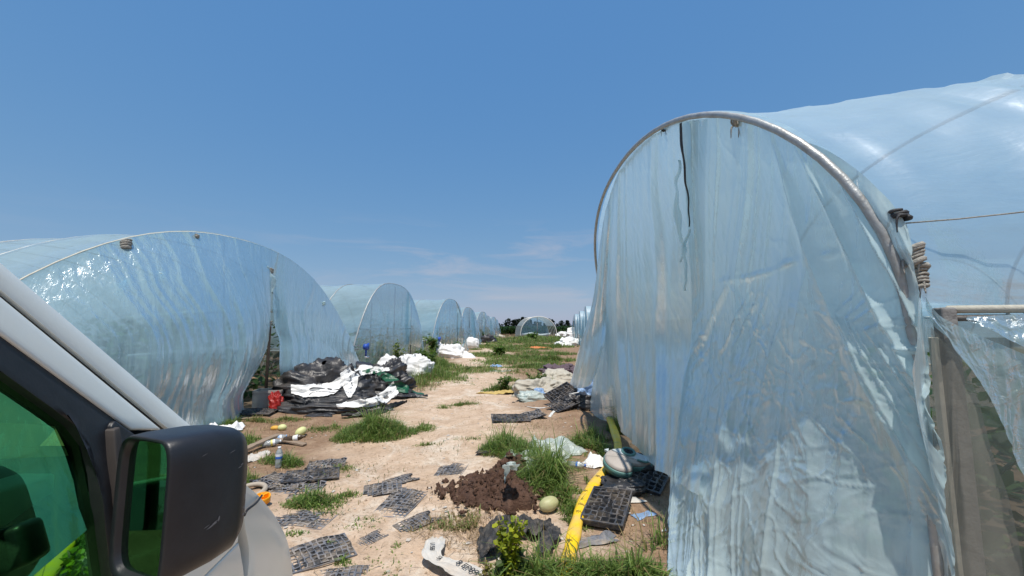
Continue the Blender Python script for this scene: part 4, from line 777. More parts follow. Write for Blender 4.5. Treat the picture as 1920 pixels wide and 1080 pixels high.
def bottle(name, c, axis, h, r, label, band, cap, body=None, z0=0.0):
    """lathe: body with shoulder, waist and neck; label band and cap as parts"""
    t = thing(name, c, label, 'bottle'); ax = unit(axis); up = np.array([0, 0, 1.0]) if abs(ax[2]) < .9 else np.array([1.0, 0, 0]); a1 = unit(np.cross(ax, up)); a2 = np.cross(ax, a1)
    def lathe(pr, n=18): th = np.linspace(0, 2*np.pi, n+1); return np.array([[np.array(c)+ax*z*h+(a1*math.cos(q)+a2*math.sin(q))*rr*r for q in th] for rr, z in pr])
    gridobj('shell', lathe([(.0, .0), (.9, .0), (1, .02), (1, .12), (.95, .15), (1, .18), (1, .36), (.93, .4), (1, .44), (1, .68), (.9, .76), (.6, .86), (.38, .92), (.36, .96), (.0, .96)]), body or M_BOTTLE, t)
    gridobj('label_band', lathe([(1.015, .45), (1.02, .46), (1.02, .56)]), band, t); gridobj('label_edge', lathe([(1.018, .56), (1.02, .57), (1.018, .68)]), M_LABELWHITE, t)
    gridobj('cap', lathe([(.44, .93), (.46, .935), (.46, 1.0), (.0, 1.0)]), cap, t); return t
p = onT(G(522, 876)); bottle('water_bottle', p, (0, 0, 1), .235, .036, 'upright clear water bottle with blue label standing by grass', M_LABELBLUE, M_LABELWHITE)
p = onT(G(1066, 880), .035); bottle('water_bottle', p, (.8, -.35, .05), .2, .034, 'clear bottle with blue label lying beside the straw', M_LABELBLUE, M_LABELBLUE)
p = onT(G(492, 838), .04); bottle('water_bottle', p, (.9, .4, .12), .22, .04, 'clear bottle with yellow label in the row of bottles', M_LABELYEL, M_LABELWHITE)
p = onT(G(508, 830), .045); bottle('water_bottle', p, (.9, .5, .25), .2, .04, 'clear bottle with pale blue label leaning on the others', M_PALEBLUE, M_PALEBLUE)
p = onT(G(532, 831), .05); bottle('brown_bottle', p, (.95, .15, .16), .28, .04, 'brown bottle with cream band lying past the clear ones', M_CREAM, M_BROWNB, M_BROWNB)
p = onT(G(560, 832), .03)
def board(a, b, w, th, label, lift_=(.02, .02)):
    A_, B_ = onT(G(*a), lift_[0]), onT(G(*b), lift_[1]); d = B_-A_; L = np.linalg.norm(d); x = d/L; y = unit(np.cross([0, 0, 1.0], x)); z = np.cross(x, y); Rm = np.stack([x, y, z], 1); k = 14
    xs = np.linspace(-L/2, L/2, k); V = []; 
    for i, q in enumerate(xs):
        for yy, zz_ in ((-w/2, -th/2), (w/2, -th/2), (w/2, th/2), (-w/2, th/2)): V.append([q, yy+.006*vn(q*9, yy*30, 1), zz_+.004*vn(q*12, zz_*60, 4)])
    F = gridF(k, 4, 0, True).tolist()+[[3, 2, 1, 0], [(k-1)*4+q for q in range(4)]]
    o = obj('wooden_board', np.array(V) @ Rm.T+(A_+B_)/2, F, M_WOOD, None, False, loc=(A_+B_)/2, bevel=.004); return tag(o, label, 'board', 'old wooden boards')
board((440, 858), (522, 826), .09, .035, 'long weathered wooden board running from under the van', (.06, .1)); board((512, 829), (572, 834), .08, .025, 'short flat wooden board meeting the long one', (.08, .02))
board((430, 790), (470, 787), .06, .02, 'thin pale board in grass at the doorway', (.02, .02))
# amber cap, ring
pc = onT(G(491, 948)); cp = thing('amber_cap', pc, 'amber plastic cap with inner ribs lying by the van nose', 'plastic cap'); n = 26; a = np.linspace(0, 2*np.pi, n+1); Rc = rz(.5) @ rx(.35)
prof = [(.062, .0), (.066, .0), (.066, .06), (.062, .062), (.058, .06), (.056, .012), (.0, .012)]
gridobj('cap_shell', np.array([[np.array([r_*math.cos(q), r_*math.sin(q)*.8, z]) for q in a] for r_, z in prof]) @ Rc.T+pc+np.array([0, 0, .03]), M_CAP, cp)
MB().box((0, 0, 0), (.108, .012, .045), Rc @ rz(.4)).build('inner_rib', M_CAP, cp, smooth=False).location += Vector((0, 0, .07))
MB().box((0, 0, 0), (.05, .01, .045), Rc @ rz(1.9)).build('inner_rib', M_CAP, cp, smooth=False).location += Vector((.0, .0, .07))
for o in cp.children:
    if o.name.startswith('inner_rib'): o.data.transform(Matrix.Translation(Vector(pc))); 
rg = onT(G(468, 925), .03); gridobj_r = gridobj('rubber_ring', (torus(.13, .022, (0, 0, 0)) @ rx(.12).T)+rg, M_HOOPW, None, loc=rg); tag(gridobj_r, 'dusty beige rubber ring lying behind the van mirror', 'ring')
# crate and red bag in the doorway
cc = onT(G(505, 768))+np.array([-.12, .2, .0]); cr = thing('plastic_crate', cc, 'grey plastic crate standing in the left tunnel doorway', 'crate'); Rk = rz(.25)
def crate_wall(c, sx, sz, ax):
    mb = MB(); n = 9
    for k in range(n):
        q = -sx/2+sx*k/(n-1); mb.box(np.array([q, 0, 0]) if ax == 0 else np.array([0, q, 0]), (.012, .014, sz) if ax == 0 else (.014, .012, sz))
    for z in np.linspace(-sz/2, sz/2, 7): mb.box((0, 0, z), (sx, .011, .012) if ax == 0 else (.011, sx, .012))
    mb.box((0, 0, sz/2-.01), (sx+.03, .03, .05) if ax == 0 else (.03, sx+.03, .049)); mb.box((0, 0, 0), (sx, .004, sz) if ax == 0 else (.004, sx, sz))
    V = np.concatenate(mb.V); mb.V = [(V+np.array(c)) @ Rk.T+cc]; return mb
for c, s_, ax in (((0, -.17, .17), .5, 0), ((0, .17, .17), .5, 0), ((-.25, 0, .17), .34, 1), ((.25, 0, .17), .34, 1)): crate_wall(c, s_, .31, ax).build('side_panel', M_CRATE, cr, smooth=False)
MB().box(np.array([0, 0, .02]) @ Rk.T+cc, (.5, .33, .015), Rk).build('bottom_panel', M_CRATE, cr, smooth=False)
lump('red_bag', onT(G(516, 769))+np.array([.0, .02, .0]), (.15, .1, .27), .1, M_RED, 80, 'red plastic bag hanging in front of the grey crate', 'plastic bag', None, None, (.3, 1), 4, .2, (36, 50), 1.0)

# manure pile: many clods heaped in one mound
def heap_of_clods(name, c, R_, h, n, cs, m, label, cat, seed):
    r = np.random.default_rng(seed); mb = MB(); th = np.linspace(0, 2*np.pi, 11)[:-1]; ph = np.linspace(0, np.pi, 7)
    q = np.array([[math.sin(p_)*math.cos(t), math.sin(p_)*math.sin(t), math.cos(p_)] for p_ in ph for t in th]); F = gridF(7, 10, 0, True)
    def hgt(x, y):
        rr = np.sqrt((x/R_[0])**2+(y/R_[1])**2); rr = rr*(1-.3*fbm(x*3.3+seed, y*3.3, 1.0, 3)); k = np.clip(1-rr**1.6, 0, 1)
        return h*k**.8*(1+.55*fbm(x*5+seed, y*5, seed, 3))+k*(.05*(ridge(x*9+seed, y*9, seed, 1.2)-.4)+.035*(ridge(x*21, y*21+seed, seed, 1.3)-.4)+.018*fbm(x*45, y*45, seed, 2))-.012*(k <= 0)
    u = np.linspace(-1.5, 1.5, 200); X, Y = np.meshgrid(u*R_[0], u*R_[1]); Z = hgt(X, Y); Fg = gridF(200, 200); Fg = Fg[(Z.ravel()[Fg] > -.008).any(1)]; mb.add(np.stack([X, Y, np.where(Z < -.008, -.06, Z)], -1).reshape(-1, 3), Fg)
    for k in range(n):
        a_, d = r.uniform(0, 6.28), r.uniform(0, 1)**.55*(1.2 if k % 3 else 1.75); x_, y_ = d*math.cos(a_)*R_[0], d*math.sin(a_)*R_[1]; s = cs*(.18+.82*r.uniform(0, 1)**2.5)*(1-.4*min(1, d))
        dd = 1+.75*fbm(q[:, 0]*1.9+k, q[:, 1]*1.9, q[:, 2]*1.9, 3); mb.add((q*dd[:, None]*s*r.uniform(.6, 1.25, 3)) @ rz(r.uniform(0, 6)).T+np.array([x_, y_, max(0, float(hgt(x_, y_)))+s*.1]), F)
    for v in mb.V: v += np.array(c)
    return tag(mb.build(name, m, None, loc=c), label, cat)
mc = onT(G(930, 925)); heap_of_clods('manure_pile', mc, (.40, .30), .15, 420, .055, M_DUNG, 'dark brown crumbly manure pile beside the seed tray', 'manure pile', 5)
mc2 = onT(G(962, 890)); heap_of_clods('manure_pile', mc2, (.19, .16), .22, 130, .05, M_DUNG, 'taller dark manure lump leaning on the plastic sheet', 'manure pile', 6)
sheet('plastic_scrap', [hz(965, 880, .33), hz(958, 870, .42), hz(950, 885, .28), hz(946, 905, .18)], [.05, .14, .06, .02], M_BAG, 63, 'pale plastic tongue sticking out of the taller manure lump', 'plastic scrap', None, None, 40, 10, .02, 1)

# ------------------------------------------------------------------ grass, weeds, scatter
class Grass:
    def __init__(s): s.V = []; s.C = []; s.F = []; s.n = 0
    def blades(s, x, y, h, w, c, lean, r):
        n = len(x); z = terrain(x, y); a = r.uniform(0, 6.28, n); d = np.stack([np.cos(a), np.sin(a), 0*a], 1); sd = np.stack([-np.sin(a), np.cos(a), 0*a], 1); b = np.stack([x, y, z-.01], 1)
        l = lean*r.uniform(.2, 1.3, n); p1 = b+d*(h*l*.3)[:, None]+np.array([0, 0, 1])*(h*.5)[:, None]; p2 = b+d*(h*l*.9)[:, None]+np.array([0, 0, 1])*(h*(.95-.45*np.minimum(l, 1.2)))[:, None]; w2 = w[:, None]*sd*.5
        V = np.stack([b-w2, b+w2, p1+w2*.8, p1-w2*.8, p2], 1).reshape(-1, 3); k = np.arange(n)*5+s.n; s.F += np.stack([k, k+1, k+2, k+3], 1).tolist()+np.stack([k+3, k+2, k+4], 1).tolist(); s.V.append(V); s.C.append(np.repeat(c, 5, 0)); s.n += 5*n
    def patch(s, px, py, rx_, ry_, n, h, seed, dry=.15, w=.009, lean=1.0, ctr=None):
        n = int(n*1.05); r = np.random.default_rng(seed); p = G(px, py) if ctr is None else ctr; a = r.uniform(0, 6.28, n); d = r.uniform(0, 1, n)**.8*1.15; x = p[0]+np.cos(a)*d*rx_; y = p[1]+np.sin(a)*d*ry_
        x = x+.12*rx_*vn(x*4, y*4, seed); k = vn(x*3.1+seed, y*3.1, 2.0) > -.45; x, y, d = x[k], y[k], d[k]; m = len(x)
        hh = 1.25*h*(1.1-.7*d)*np.where(r.uniform(0, 1, m) < .12, 1.75, 1.0)*r.uniform(.4, 1.15, m)*(.9+.35*vn(x*5, y*5, seed)); q = r.uniform(0, 1, m)[:, None]; n_ = 0; g0, g1 = np.array([.085, .16, .03]), np.array([.29, .40, .10])
        c = g0*(1-q)+g1*q; dr = r.uniform(0, 1, m) < dry; c[dr] = np.array([.34, .27, .12])*r.uniform(.6, 1.2, (int(dr.sum()), 1)); s.blades(x, y, hh, np.full(m, w)*r.uniform(.6, 1.4, m), c, lean, r)
gr = Grass()
# px, py of the base centre, radii (m), blades, height
for k, a in enumerate([(706, 812, .52, .42, 5200, .26), (650, 822, .2, .2, 700, .15), (770, 800, .36, .2, 900, .13), (790, 806, .22, .15, 500, .12), (605, 804, .24, .14, 420, .1), (630, 800, .2, .12, 300, .09),
        (525, 866, .22, .12, 900, .13), (545, 872, .14, .1, 450, .12), (450, 830, .34, .22, 1500, .18), (430, 800, .2, .18, 700, .22), (480, 790, .45, .2, 900, .1, .4), (535, 786, .4, .16, 700, .09, .4), (462, 905, .1, .14, 260, .16),
        (590, 940, .26, .16, 1100, .12), (562, 950, .14, .08, 300, .09), (655, 925, .12, .08, 200, .07), (640, 928, .1, .06, 120, .06), (625, 890, .18, .1, 260, .07), (640, 875, .2, .12, 300, .07),
        (858, 756, .42, .14, 700, .11), (830, 762, .2, .1, 250, .08), (885, 825, .3, .12, 160, .06), (800, 832, .2, .06, 160, .06), (840, 830, .12, .05, 120, .06),
        (945, 848, .30, .26, 2000, .30), (985, 862, .26, .2, 1300, .3), (1035, 905, .34, .22, 2300, .34), (1010, 880, .2, .16, 900, .3), (1060, 935, .22, .2, 1100, .16), (1030, 925, .28, .2, 1000, .15), (1040, 985, .26, .16, 1000, .1), (1075, 958, .14, .16, 500, .12),
        (1110, 850, .32, .22, 1500, .26), (1172, 812, .24, .3, 1300, .36), (1118, 826, .2, .2, 800, .24), (1085, 840, .2, .14, 500, .22), (1175, 800, .25, .3, 1100, .5), (885, 985, .34, .2, 1200, .12, .55), (910, 1000, .24, .14, 700, .1, .5),
        (1100, 1078, .38, .16, 2000, .17), (1150, 1090, .3, .14, 1400, .18), (1010, 1085, .26, .16, 1400, .2), (1060, 1095, .3, .12, 1200, .16), (1195, 1085, .2, .14, 700, .2), (985, 1075, .2, .12, 600, .2), (1222, 1045, .07, .1, 110, .3), (1240, 1020, .1, .12, 100, .26), (960, 1098, .3, .1, 900, .2),
        (640, 1045, .1, .04, 140, .06), (745, 1020, .06, .04, 70, .05), (615, 1020, .1, .06, 60, .05), (555, 1003, .1, .06, 100, .06), (690, 970, .14, .08, 60, .05), (770, 992, .2, .1, 60, .05), (700, 1040, .3, .2, 80, .04), (760, 1060, .3, .2, 80, .04), (610, 960, .15, .1, 80, .05), (665, 985, .2, .1, 50, .05)]):
    gr.patch(*a[:6], 200+k, a[6] if len(a) > 6 else .12)
# verge along the left row and the green middle of the far track
for k, a in enumerate([(800, 708, .9, 1.1, 3000, .42), (815, 690, 1.1, 1.3, 2600, .45), (870, 695, 1.2, .8, 1500, .18, .3), (900, 690, .8, .6, 900, .16, .3), (795, 680, .8, 1.2, 1800, .7), (842, 655, 1.2, 1.6, 1600, .55), (862, 650, 1.2, 1.8, 1400, .45), (905, 665, 1.3, 1.5, 1800, .25), (915, 650, 1.6, 2.5, 1800, .3),
        (975, 735, .3, .2, 600, .2), (945, 734, .5, .22, 1400, .26), (1000, 722, .5, .3, 900, .28), (960, 712, .4, .25, 500, .15), (1020, 690, .8, .6, 1600, .25), (985, 690, .8, .5, 1500, .22), (1030, 676, 1.3, .9, 2600, .35), (990, 672, 1.0, .8, 1500, .28), (945, 672, .9, 1.1, 1700, .3), (925, 668, .8, .8, 900, .25),
        (1050, 664, 1.0, .8, 1200, .3), (960, 655, 1.5, 1.8, 2200, .3), (1000, 650, 2.2, 2.0, 2600, .35), (1040, 650, 1.8, 1.8, 2200, .35), (985, 641, 2.4, 3.0, 2800, .45), (1020, 640, 2.4, 3.0, 2800, .45), (1000, 634, 3.5, 4, 3000, .55), (1045, 636, 2.5, 4, 2200, .5), (940, 645, 1.2, 2.5, 1200, .3), (925, 637, 1.6, 4, 1500, .4), (900, 641, 1.2, 2, 1200, .6), (880, 668, .6, .6, 500, .14, .4), (960, 700, .5, .3, 160, .1, .4), (870, 720, .8, .4, 200, .06, .4), (1060, 690, .6, .5, 500, .2, .3)]):
    d = G(a[0], a[1])[1]; gr.patch(*a[:6], 300+k, a[6] if len(a) > 6 else .15, max(.007, .0011*d), 1.0)
rr_ = np.random.default_rng(5)
for k in range(150):          # ragged green all over the far half of the track
    y = 11+47*rr_.uniform(0, 1)**1.3; x = rr_.uniform(-2.6-.01*y, 1.2+.055*y); q = float(fbm(np.array([x*.45]), np.array([y*.22]), 3.0, 3)[0])
    if q+.022*(y-20)+(.3 if abs(x+.6) > 1.6 else -.25) < .05: continue
    gr.patch(0, 0, rr_.uniform(.3, .9)*(1+y*.012), rr_.uniform(.3, 1.0)*(1+y*.02), int(rr_.uniform(200, 520)), rr_.uniform(.1, .3), 700+k, rr_.uniform(.1, .4), max(.009, .0011*y), 1.0, np.array([x, y, 0]))
# thin stray blades over the open ground
n = 6500; x = rr_.uniform(-3.6, 1.7, n); y = rr_.uniform(2.6, 16, n)**1.0; k = vn(x*1.3, y*1.1, 8.0) > .22; gr.blades(x[k], y[k], rr_.uniform(.02, .085, k.sum()), np.full(k.sum(), .007), np.where(rr_.uniform(0, 1, (k.sum(), 1)) < .4, [[.3, .24, .11]], [[.09, .16, .035]]), 1.0, rr_)
# wide plain beyond
n = 9000; x = rr_.uniform(-40, 60, n); y = rr_.uniform(40, 78, n); gr.blades(x, y, rr_.uniform(.15, .5, n), np.full(n, .07), np.array([.05, .1, .02])*rr_.uniform(.6, 1.9, (n, 1)), 1.0, rr_)
tag(obj('grass', np.vstack(gr.V), gr.F, M_GRASS, None, False, cols=np.vstack(gr.C)), 'green grass tufts growing along the track and round the litter', 'grass', None, 'stuff')
# straw litter
st = Grass(); r = np.random.default_rng(9)
for (px, py, rx_, ry_, n) in ((890, 990, .5, .3, 900), (1075, 880, .25, .18, 420), (930, 930, .7, .5, 500), (1090, 770, .6, .4, 500), (1000, 800, .6, .3, 300), (520, 800, 1.0, .4, 700), (470, 860, .5, .4, 400), (560, 880, .8, .4, 400), (1200, 850, .4, .4, 300), (700, 960, 1.6, 1.2, 260), (830, 850, 1.5, 1.0, 260), (650, 760, 1.4, .5, 400), (1180, 1000, .4, .4, 250)):
    p = G(px, py); a = r.uniform(0, 6.28, n); d = r.uniform(0, 1, n)**.7; x, y = p[0]+np.cos(a)*d*rx_, p[1]+np.sin(a)*d*ry_
    st.blades(x, y, r.uniform(.03, .1, n), np.full(n, .004), np.array([.30, .205, .11])*r.uniform(.5, 1.5, (n, 1)), 1.9, r)
tag(obj('straw', np.vstack(st.V), st.F, M_STRAW, None, False, cols=np.vstack(st.C)), 'dry brown straw bits littering the bare soil', 'straw', None, 'stuff')
# small clods and stones
mb = MB(); ico = np.array([[0, 0, 1], [.9, 0, .3], [.28, .85, .3], [-.72, .53, .3], [-.72, -.53, .3], [.28, -.85, .3], [0, 0, -.5]]); icf = [[0, 1, 2], [0, 2, 3], [0, 3, 4], [0, 4, 5], [0, 5, 1], [6, 2, 1], [6, 3, 2], [6, 4, 3], [6, 5, 4], [6, 1, 5]]
n = 2600; x = r.uniform(-4.2, 2.0, n); y = 2.5+r.uniform(0, 1, n)**1.5*11; z = terrain(x, y); sz = .004+.014*r.uniform(0, 1, n)**4
for k in range(n): mb.add((ico*(1+r.uniform(-.3, .3, (7, 3)))*sz[k]) @ rz(r.uniform(0, 6)).T+np.array([x[k], y[k], z[k]]), icf)
tag(mb.build('gravel', M_SOILCLOD, None, smooth=False), 'small soil clods and stones strewn over the sandy track', 'clods', None, 'stuff')
mb = MB(); n = 420; x = r.uniform(-3.4, 1.5, n); y = 2.6+r.uniform(0, 1, n)**1.3*10
for k in range(n):
    q = np.array([[-1, -.6, 0], [1, -.7, .1], [.8, .7, .25], [-.9, .5, .05]])*r.uniform(.6, 1.2, (4, 1))*r.uniform(.006, .024); mb.add(q @ rz(r.uniform(0, 6)).T+np.array([x[k], y[k], float(terrain(x[k], y[k]))+.006]), [[0, 1, 2, 3]])
tag(mb.build('litter', M_WHITEBAG, None, smooth=False), 'tiny white plastic flakes scattered over the sand', 'litter', None, 'stuff')

def weed(c, h, nst, nl, ls, label, seed, c0, c1, spread=.12, drop=0.0):
    r = np.random.default_rng(seed); t = thing('weed', c, label, 'weed'); sb = MB(); pts = []
    for k in range(nst):
        a = r.uniform(0, 6.28); hh = h*r.uniform(.65, 1.05); e = np.array([math.cos(a), math.sin(a), 0])*spread*r.uniform(.2, 1); P = resamp(np.array([[0, 0, 0], e*.3+[0, 0, hh*.5], e+[0, 0, hh]])+np.array(c), 12); sb.tube(P, np.linspace(.008, .003, 12), 5)
        for q in range(nl): i = r.uniform(.2, 1)**.8*11; pts.append(P[int(i)]+r.normal(0, ls*.5, 3)-np.array([0, 0, drop*r.uniform(0, 1)]))
    V, F, Cc = leaf_mesh(np.array(pts), ls, c0, c1, seed+2); obj('leaves', V, F, M_GRASS, t, False, cols=Cc); sb.build('stem', M_WOOD, t); return t
gg0, gg1 = (.04, .09, .015), (.15, .25, .04)
p = onT(G(957, 1088)); weed(p, .44, 9, 70, .032, 'yellow green leafy weed at the bottom edge by the netting', 401, (.14, .2, .012), (.46, .50, .03), .12); weed(p+np.array([.0, .03, 0]), .24, 6, 60, .045, 'dark drooping weed under the yellow green one', 402, (.02, .04, .01), (.08, .13, .03), .12, .05)
p = onT(G(908, 1095)); weed(p, .2, 2, 30, .022, 'small withered weed stalk beside the printed sack', 403, (.1, .1, .02), (.28, .26, .05), .03)
p = onT(G(945, 735)); weed(p, .4, 4, 60, .06, 'leafy weed in the grass behind the yellow sack', 404, gg0, gg1, .3)
p = onT(G(1005, 728)); weed(p, .42, 5, 60, .06, 'leafy weed clump behind the beige tarpaulin', 405, (.07, .13, .02), (.2, .28, .06), .3)
p = onT(G(728, 700)); weed(p+np.array([0, .8, 0]), 1.15, 5, 60, .09, 'tall thin weed in front of the second left tunnel', 406, (.08, .13, .025), (.2, .27, .06), .35)
for k, (px, py, h, lb) in enumerate(((812, 672, 1.1, 'bushy dark weed at the foot of the third left tunnel'), (832, 664, 1.1, 'bushy weed just behind the upright white bundle'), (903, 641, 1.6, 'round dark bush along the far left row'), (800, 690, .7, 'bushy weed nearest the white bundle on the left verge'), (1000, 637, .8, 'low dark bush before the small open tunnel'), (938, 668, .55, 'single upright weed standing in the far track'), (852, 662, .6, 'low bush among the white sheeting on the left verge'))):
    p = onT(G(px, py)); d = p[1]; weed(p, h, 7, 70, .05+.004*d, lb, 420+k, gg0, gg1, .3+.012*d)

# crop field and trees on the horizon
n = 5200; fx = r.uniform(-30, 45, n); fy = 82+r.uniform(0, 1, n)**1.6*40; V = []; F = []; Cc = []; 
for k in range(n):
    h = 2.0*r.uniform(.8, 1.1); b = np.array([fx[k], fy[k], 0]); 
    for q in range(3):
        a = r.uniform(0, 6.28); d = np.array([math.cos(a), math.sin(a), 0]); s = np.array([-d[1], d[0], 0])*.14; z1 = h*r.uniform(.3, .85); P = [b+[0, 0, z1*.3]-s*.5, b+[0, 0, z1*.3]+s*.5, b+d*.35+[0, 0, z1+.15]+s, b+d*.35+[0, 0, z1+.15]-s, b+d*.85+[0, 0, z1]]
        o = len(V); V += P; F += [[o, o+1, o+2, o+3], [o+3, o+2, o+4]]; g = r.uniform(.5, 1.5); Cc += [[.035*g, .085*g, .015*g]]*5
tag(obj('crop_field', V, F, M_GRASS, None, False, cols=Cc), 'dark green maize field beyond the end of the track', 'crop field', None, 'stuff')
M_BARK = basic('bark', (.06, .045, .035), .9)
def tree_mesh(seed, h, conif):
    r = np.random.default_rng(seed); pts = []; 
    for k in range(420):
        z = r.uniform(.15, 1)*h; rad = (h*.20*(1.05-z/h)*2.0+.25) if conif else h*.34*math.sqrt(max(.02, 1-((z/h-.58)/.44)**2)); a = r.uniform(0, 6.28); q = rad*r.uniform(.25, 1)*(1+.35*float(vn(math.cos(a)*2+seed, math.sin(a)*2, z*.9))); pts.append([math.cos(a)*q, math.sin(a)*q, z])
    V, F, Cc = leaf_mesh(np.array(pts), h*.10, (.006, .014, .008), (.022, .042, .02), seed); tm = MB().tube([[0, 0, -.2], [0, 0, h*.4], [0, 0, h*.8]], [h*.03, h*.022, h*.008], 6)
    tm.tube([[0, 0, h*.35], [h*.12, .1, h*.55]], [h*.012, h*.005], 5); tm.tube([[0, 0, h*.4], [-h*.13, -.1, h*.6]], [h*.012, h*.005], 5); return (V, F, Cc, tm)
protos = []
for k in range(5):
    V, F, Cc, tm = tree_mesh(500+k, 6.2, k % 2 == 0); t = thing('pine_tree' if k % 2 == 0 else 'broadleaf_tree', (0, 0, 0), 'x', 'tree'); obj('crown', V, F, M_GRASS, t, False, cols=Cc); tm.build('trunk', M_BARK, t); protos.append(t)
xs = np.arange(-26, 36, 1.75); first = [True]*5
for k, x in enumerate(xs):
    j = int(r.integers(0, 5)); y = 196+r.uniform(-14, 14)
    if first[j]: t = protos[j]; first[j] = False
    else:
        t = protos[j].copy(); C.objects.link(t)
        for ch in protos[j].children: c2 = ch.copy(); C.objects.link(c2); c2.parent = t
    hgt = .8+.3*float(vn(x*.23, 3.0, 1.0))+r.uniform(-.1, .12); s_ = hgt*(1.08 if x > 12 else .98)
    t.location = (x*1.05+r.uniform(-.5, .5), y, 0); t.scale = (s_*1.15, s_*1.15, s_); t.rotation_euler = (0, 0, r.uniform(0, 6))
    tag(t, 'dark conifer standing in the distant tree line beyond the maize' if j % 2 == 0 else 'dark leafy tree standing in the distant tree line beyond the maize', 'tree', 'conifers of the distant tree line' if j % 2 == 0 else 'leafy trees of the distant tree line')
for j in range(5):
    if first[j]:
        for ch in list(protos[j].children): bpy.data.objects.remove(ch)
        bpy.data.objects.remove(protos[j])

# ------------------------------------------------------------------ the van
VD = unit([-.148, .989, 0]); VN = unit([.989, .148, 0]); VO = np.array([-.89, .68, 0.0])
van = thing('van', VO, 'white van nosing in at the lower left with its black wing mirror', 'van')
TUM = .22
def tum(z): return TUM*np.maximum(0, np.asarray(z, float)-1.18)
def vloc(px, py):           # pixel on the near side skin -> (forward, height)
    r = ray(px, py); t = 1.0
    for _ in range(80):
        P = EYE+r*t; tgt = -tum(P[2]); cur = np.dot(EYE-VO, VN); t = .5*t+.5*(tgt-cur)/np.dot(r, VN)
    P = EYE+r*t; return np.dot(P-VO, VD), P[2]
def vw(x, y, z): return VO+VD*x-VN*y+np.array([0, 0, 1.0])*z        # forward, inward, up
VW = 1.62
def side_strip(name, up, lo, depth, m, y0=0.0, far=False, n=50, bev=.006, parent=None, rnd=0.0):
    """solid band of the side skin between two (forward,height) lines; far=True mirrors it to the other side"""
    U = resamp(np.c_[np.array(up), np.zeros(len(up))], n)[:, :2]; Lo = resamp(np.c_[np.array(lo), np.zeros(len(lo))], n)[:, :2]; k = 5; s = np.linspace(0, 1, k)
    g = U[:, None]*(1-s)[None, :, None]+Lo[:, None]*s[None, :, None]; x, z = g[..., 0], g[..., 1]; y = y0+tum(z)-rnd*4*(s*(1-s))[None]; yi = y+depth
    if far: y, yi = VW-y, VW-yi
    A_ = np.stack([vw(a, b, c) for a, b, c in zip(x.ravel(), y.ravel(), z.ravel())]); B_ = np.stack([vw(a, b, c) for a, b, c in zip(x.ravel(), yi.ravel(), z.ravel())])
    F = gridF(n, k).tolist(); o = n*k; F += [[q+o for q in f[::-1]] for f in gridF(n, k).tolist()]
    edge = [i*k for i in range(n)]+[(n-1)*k+j for j in range(1, k)]+[i*k+k-1 for i in range(n-2, -1, -1)]+[j for j in range(k-2, 0, -1)]
    F += [[edge[i], edge[(i+1) % len(edge)], edge[(i+1) % len(edge)]+o, edge[i]+o] for i in range(len(edge))]
    return obj(name, np.vstack([A_, B_]), F, m, parent or van, True, bevel=bev)
def ext(a, b, z):            # carry the line a-b back up to height z
    t = (z-a[1])/(b[1]-a[1]); return (a[0]+(b[0]-a[0])*t, z)
U0, U1 = vloc(392, 828), vloc(0, 492); Ut = ext(U0, U1, 1.80)
S0, S1 = vloc(318, 806), vloc(0, 543); St = ext(S0, S1, 1.76); S0b, S1b = vloc(306, 806), vloc(0, 553); Stb = ext(S0b, S1b, 1.755)
K0, K1 = vloc(247, 806), vloc(0, 625); Kt = ext(K0, K1, 1.70); Gg = [vloc(216, 1085), vloc(203, 980), vloc(190, 890), vloc(172, 825), vloc(150, 800), vloc(100, 762), vloc(0, 690)]; Gt = ext(Gg[-2], Gg[-1], 1.60)
BX = -3.1; ZB = .80
hood0 = (U0[0]+.03, U0[1]-.02)
def roofline(P, z, dz): return [(P[0]-.12, z+dz*.6), (P[0]-.35, z+dz), (P[0]-1.5, z+dz), (BX, z+dz)]
up_ = [U0, U1, Ut]+roofline(Ut, Ut[1], .05); sl = [S0, S1, St]+roofline(St, St[1], .05)
sb_ = [S0b, S1b, Stb]+roofline(Stb, Stb[1], .05); kl = [K0, K1, Kt]+roofline(Kt, Kt[1], .045); gl = Gg+[Gt]+roofline(Gt, Gt[1], .04)
for far in (False, True):
    side_strip('pillar', up_, sl, .05, M_VANW, 0, far, 60, .01, None, .003); side_strip('gutter_seal', sl, sb_, .03, M_VANB, .012, far, 60, 0)
    side_strip('door_frame', sb_, kl, .05, M_VANW, .0, far, 60, .012, None, .002); side_strip('window_seal', kl, [vloc(247, 1085), vloc(232, 960), vloc(226, 890), vloc(215, 830), vloc(150, 775), vloc(0, 668)]+[ext(vloc(150, 775), vloc(0, 668), 1.62)]+roofline(Gt, Gt[1]+.02, .04) if False else gl, .04, M_VANB, .006, far, 60, .004)
# glass of the near and far door
def plate(name, poly, y0, m, far=False, parent=None):
    V = np.array([vw(x, (VW-y0-float(tum(z))) if far else y0+float(tum(z)), z) for x, z in poly]); return obj(name, V, [list(range(len(V)))], m, parent or van, False)
gp = [Gg[0], Gg[1], Gg[2], Gg[3], Gg[4], Gg[5], Gg[6], Gt, (-.95, Gt[1]+.02), (-.95, ZB), (Gg[0][0]+.01, ZB)]
gpoly = [(x, z) for x, z in gp]
for far in (False, True): plate('door_window', gpoly, .028, M_GLASS if not far else M_WIND, far)
for far in (False, True): plate('rear_window', [(-1.05, Gt[1]), (-2.9, Gt[1]), (-2.9, ZB), (-1.05, ZB)], .028, M_GLASS, far); side_strip('pillar', [(-.95, Gt[1]+.04), (-.95, ZB)], [(-1.05, Gt[1]+.04), (-1.05, ZB)], .05, M_VANW, .004, far, 10)
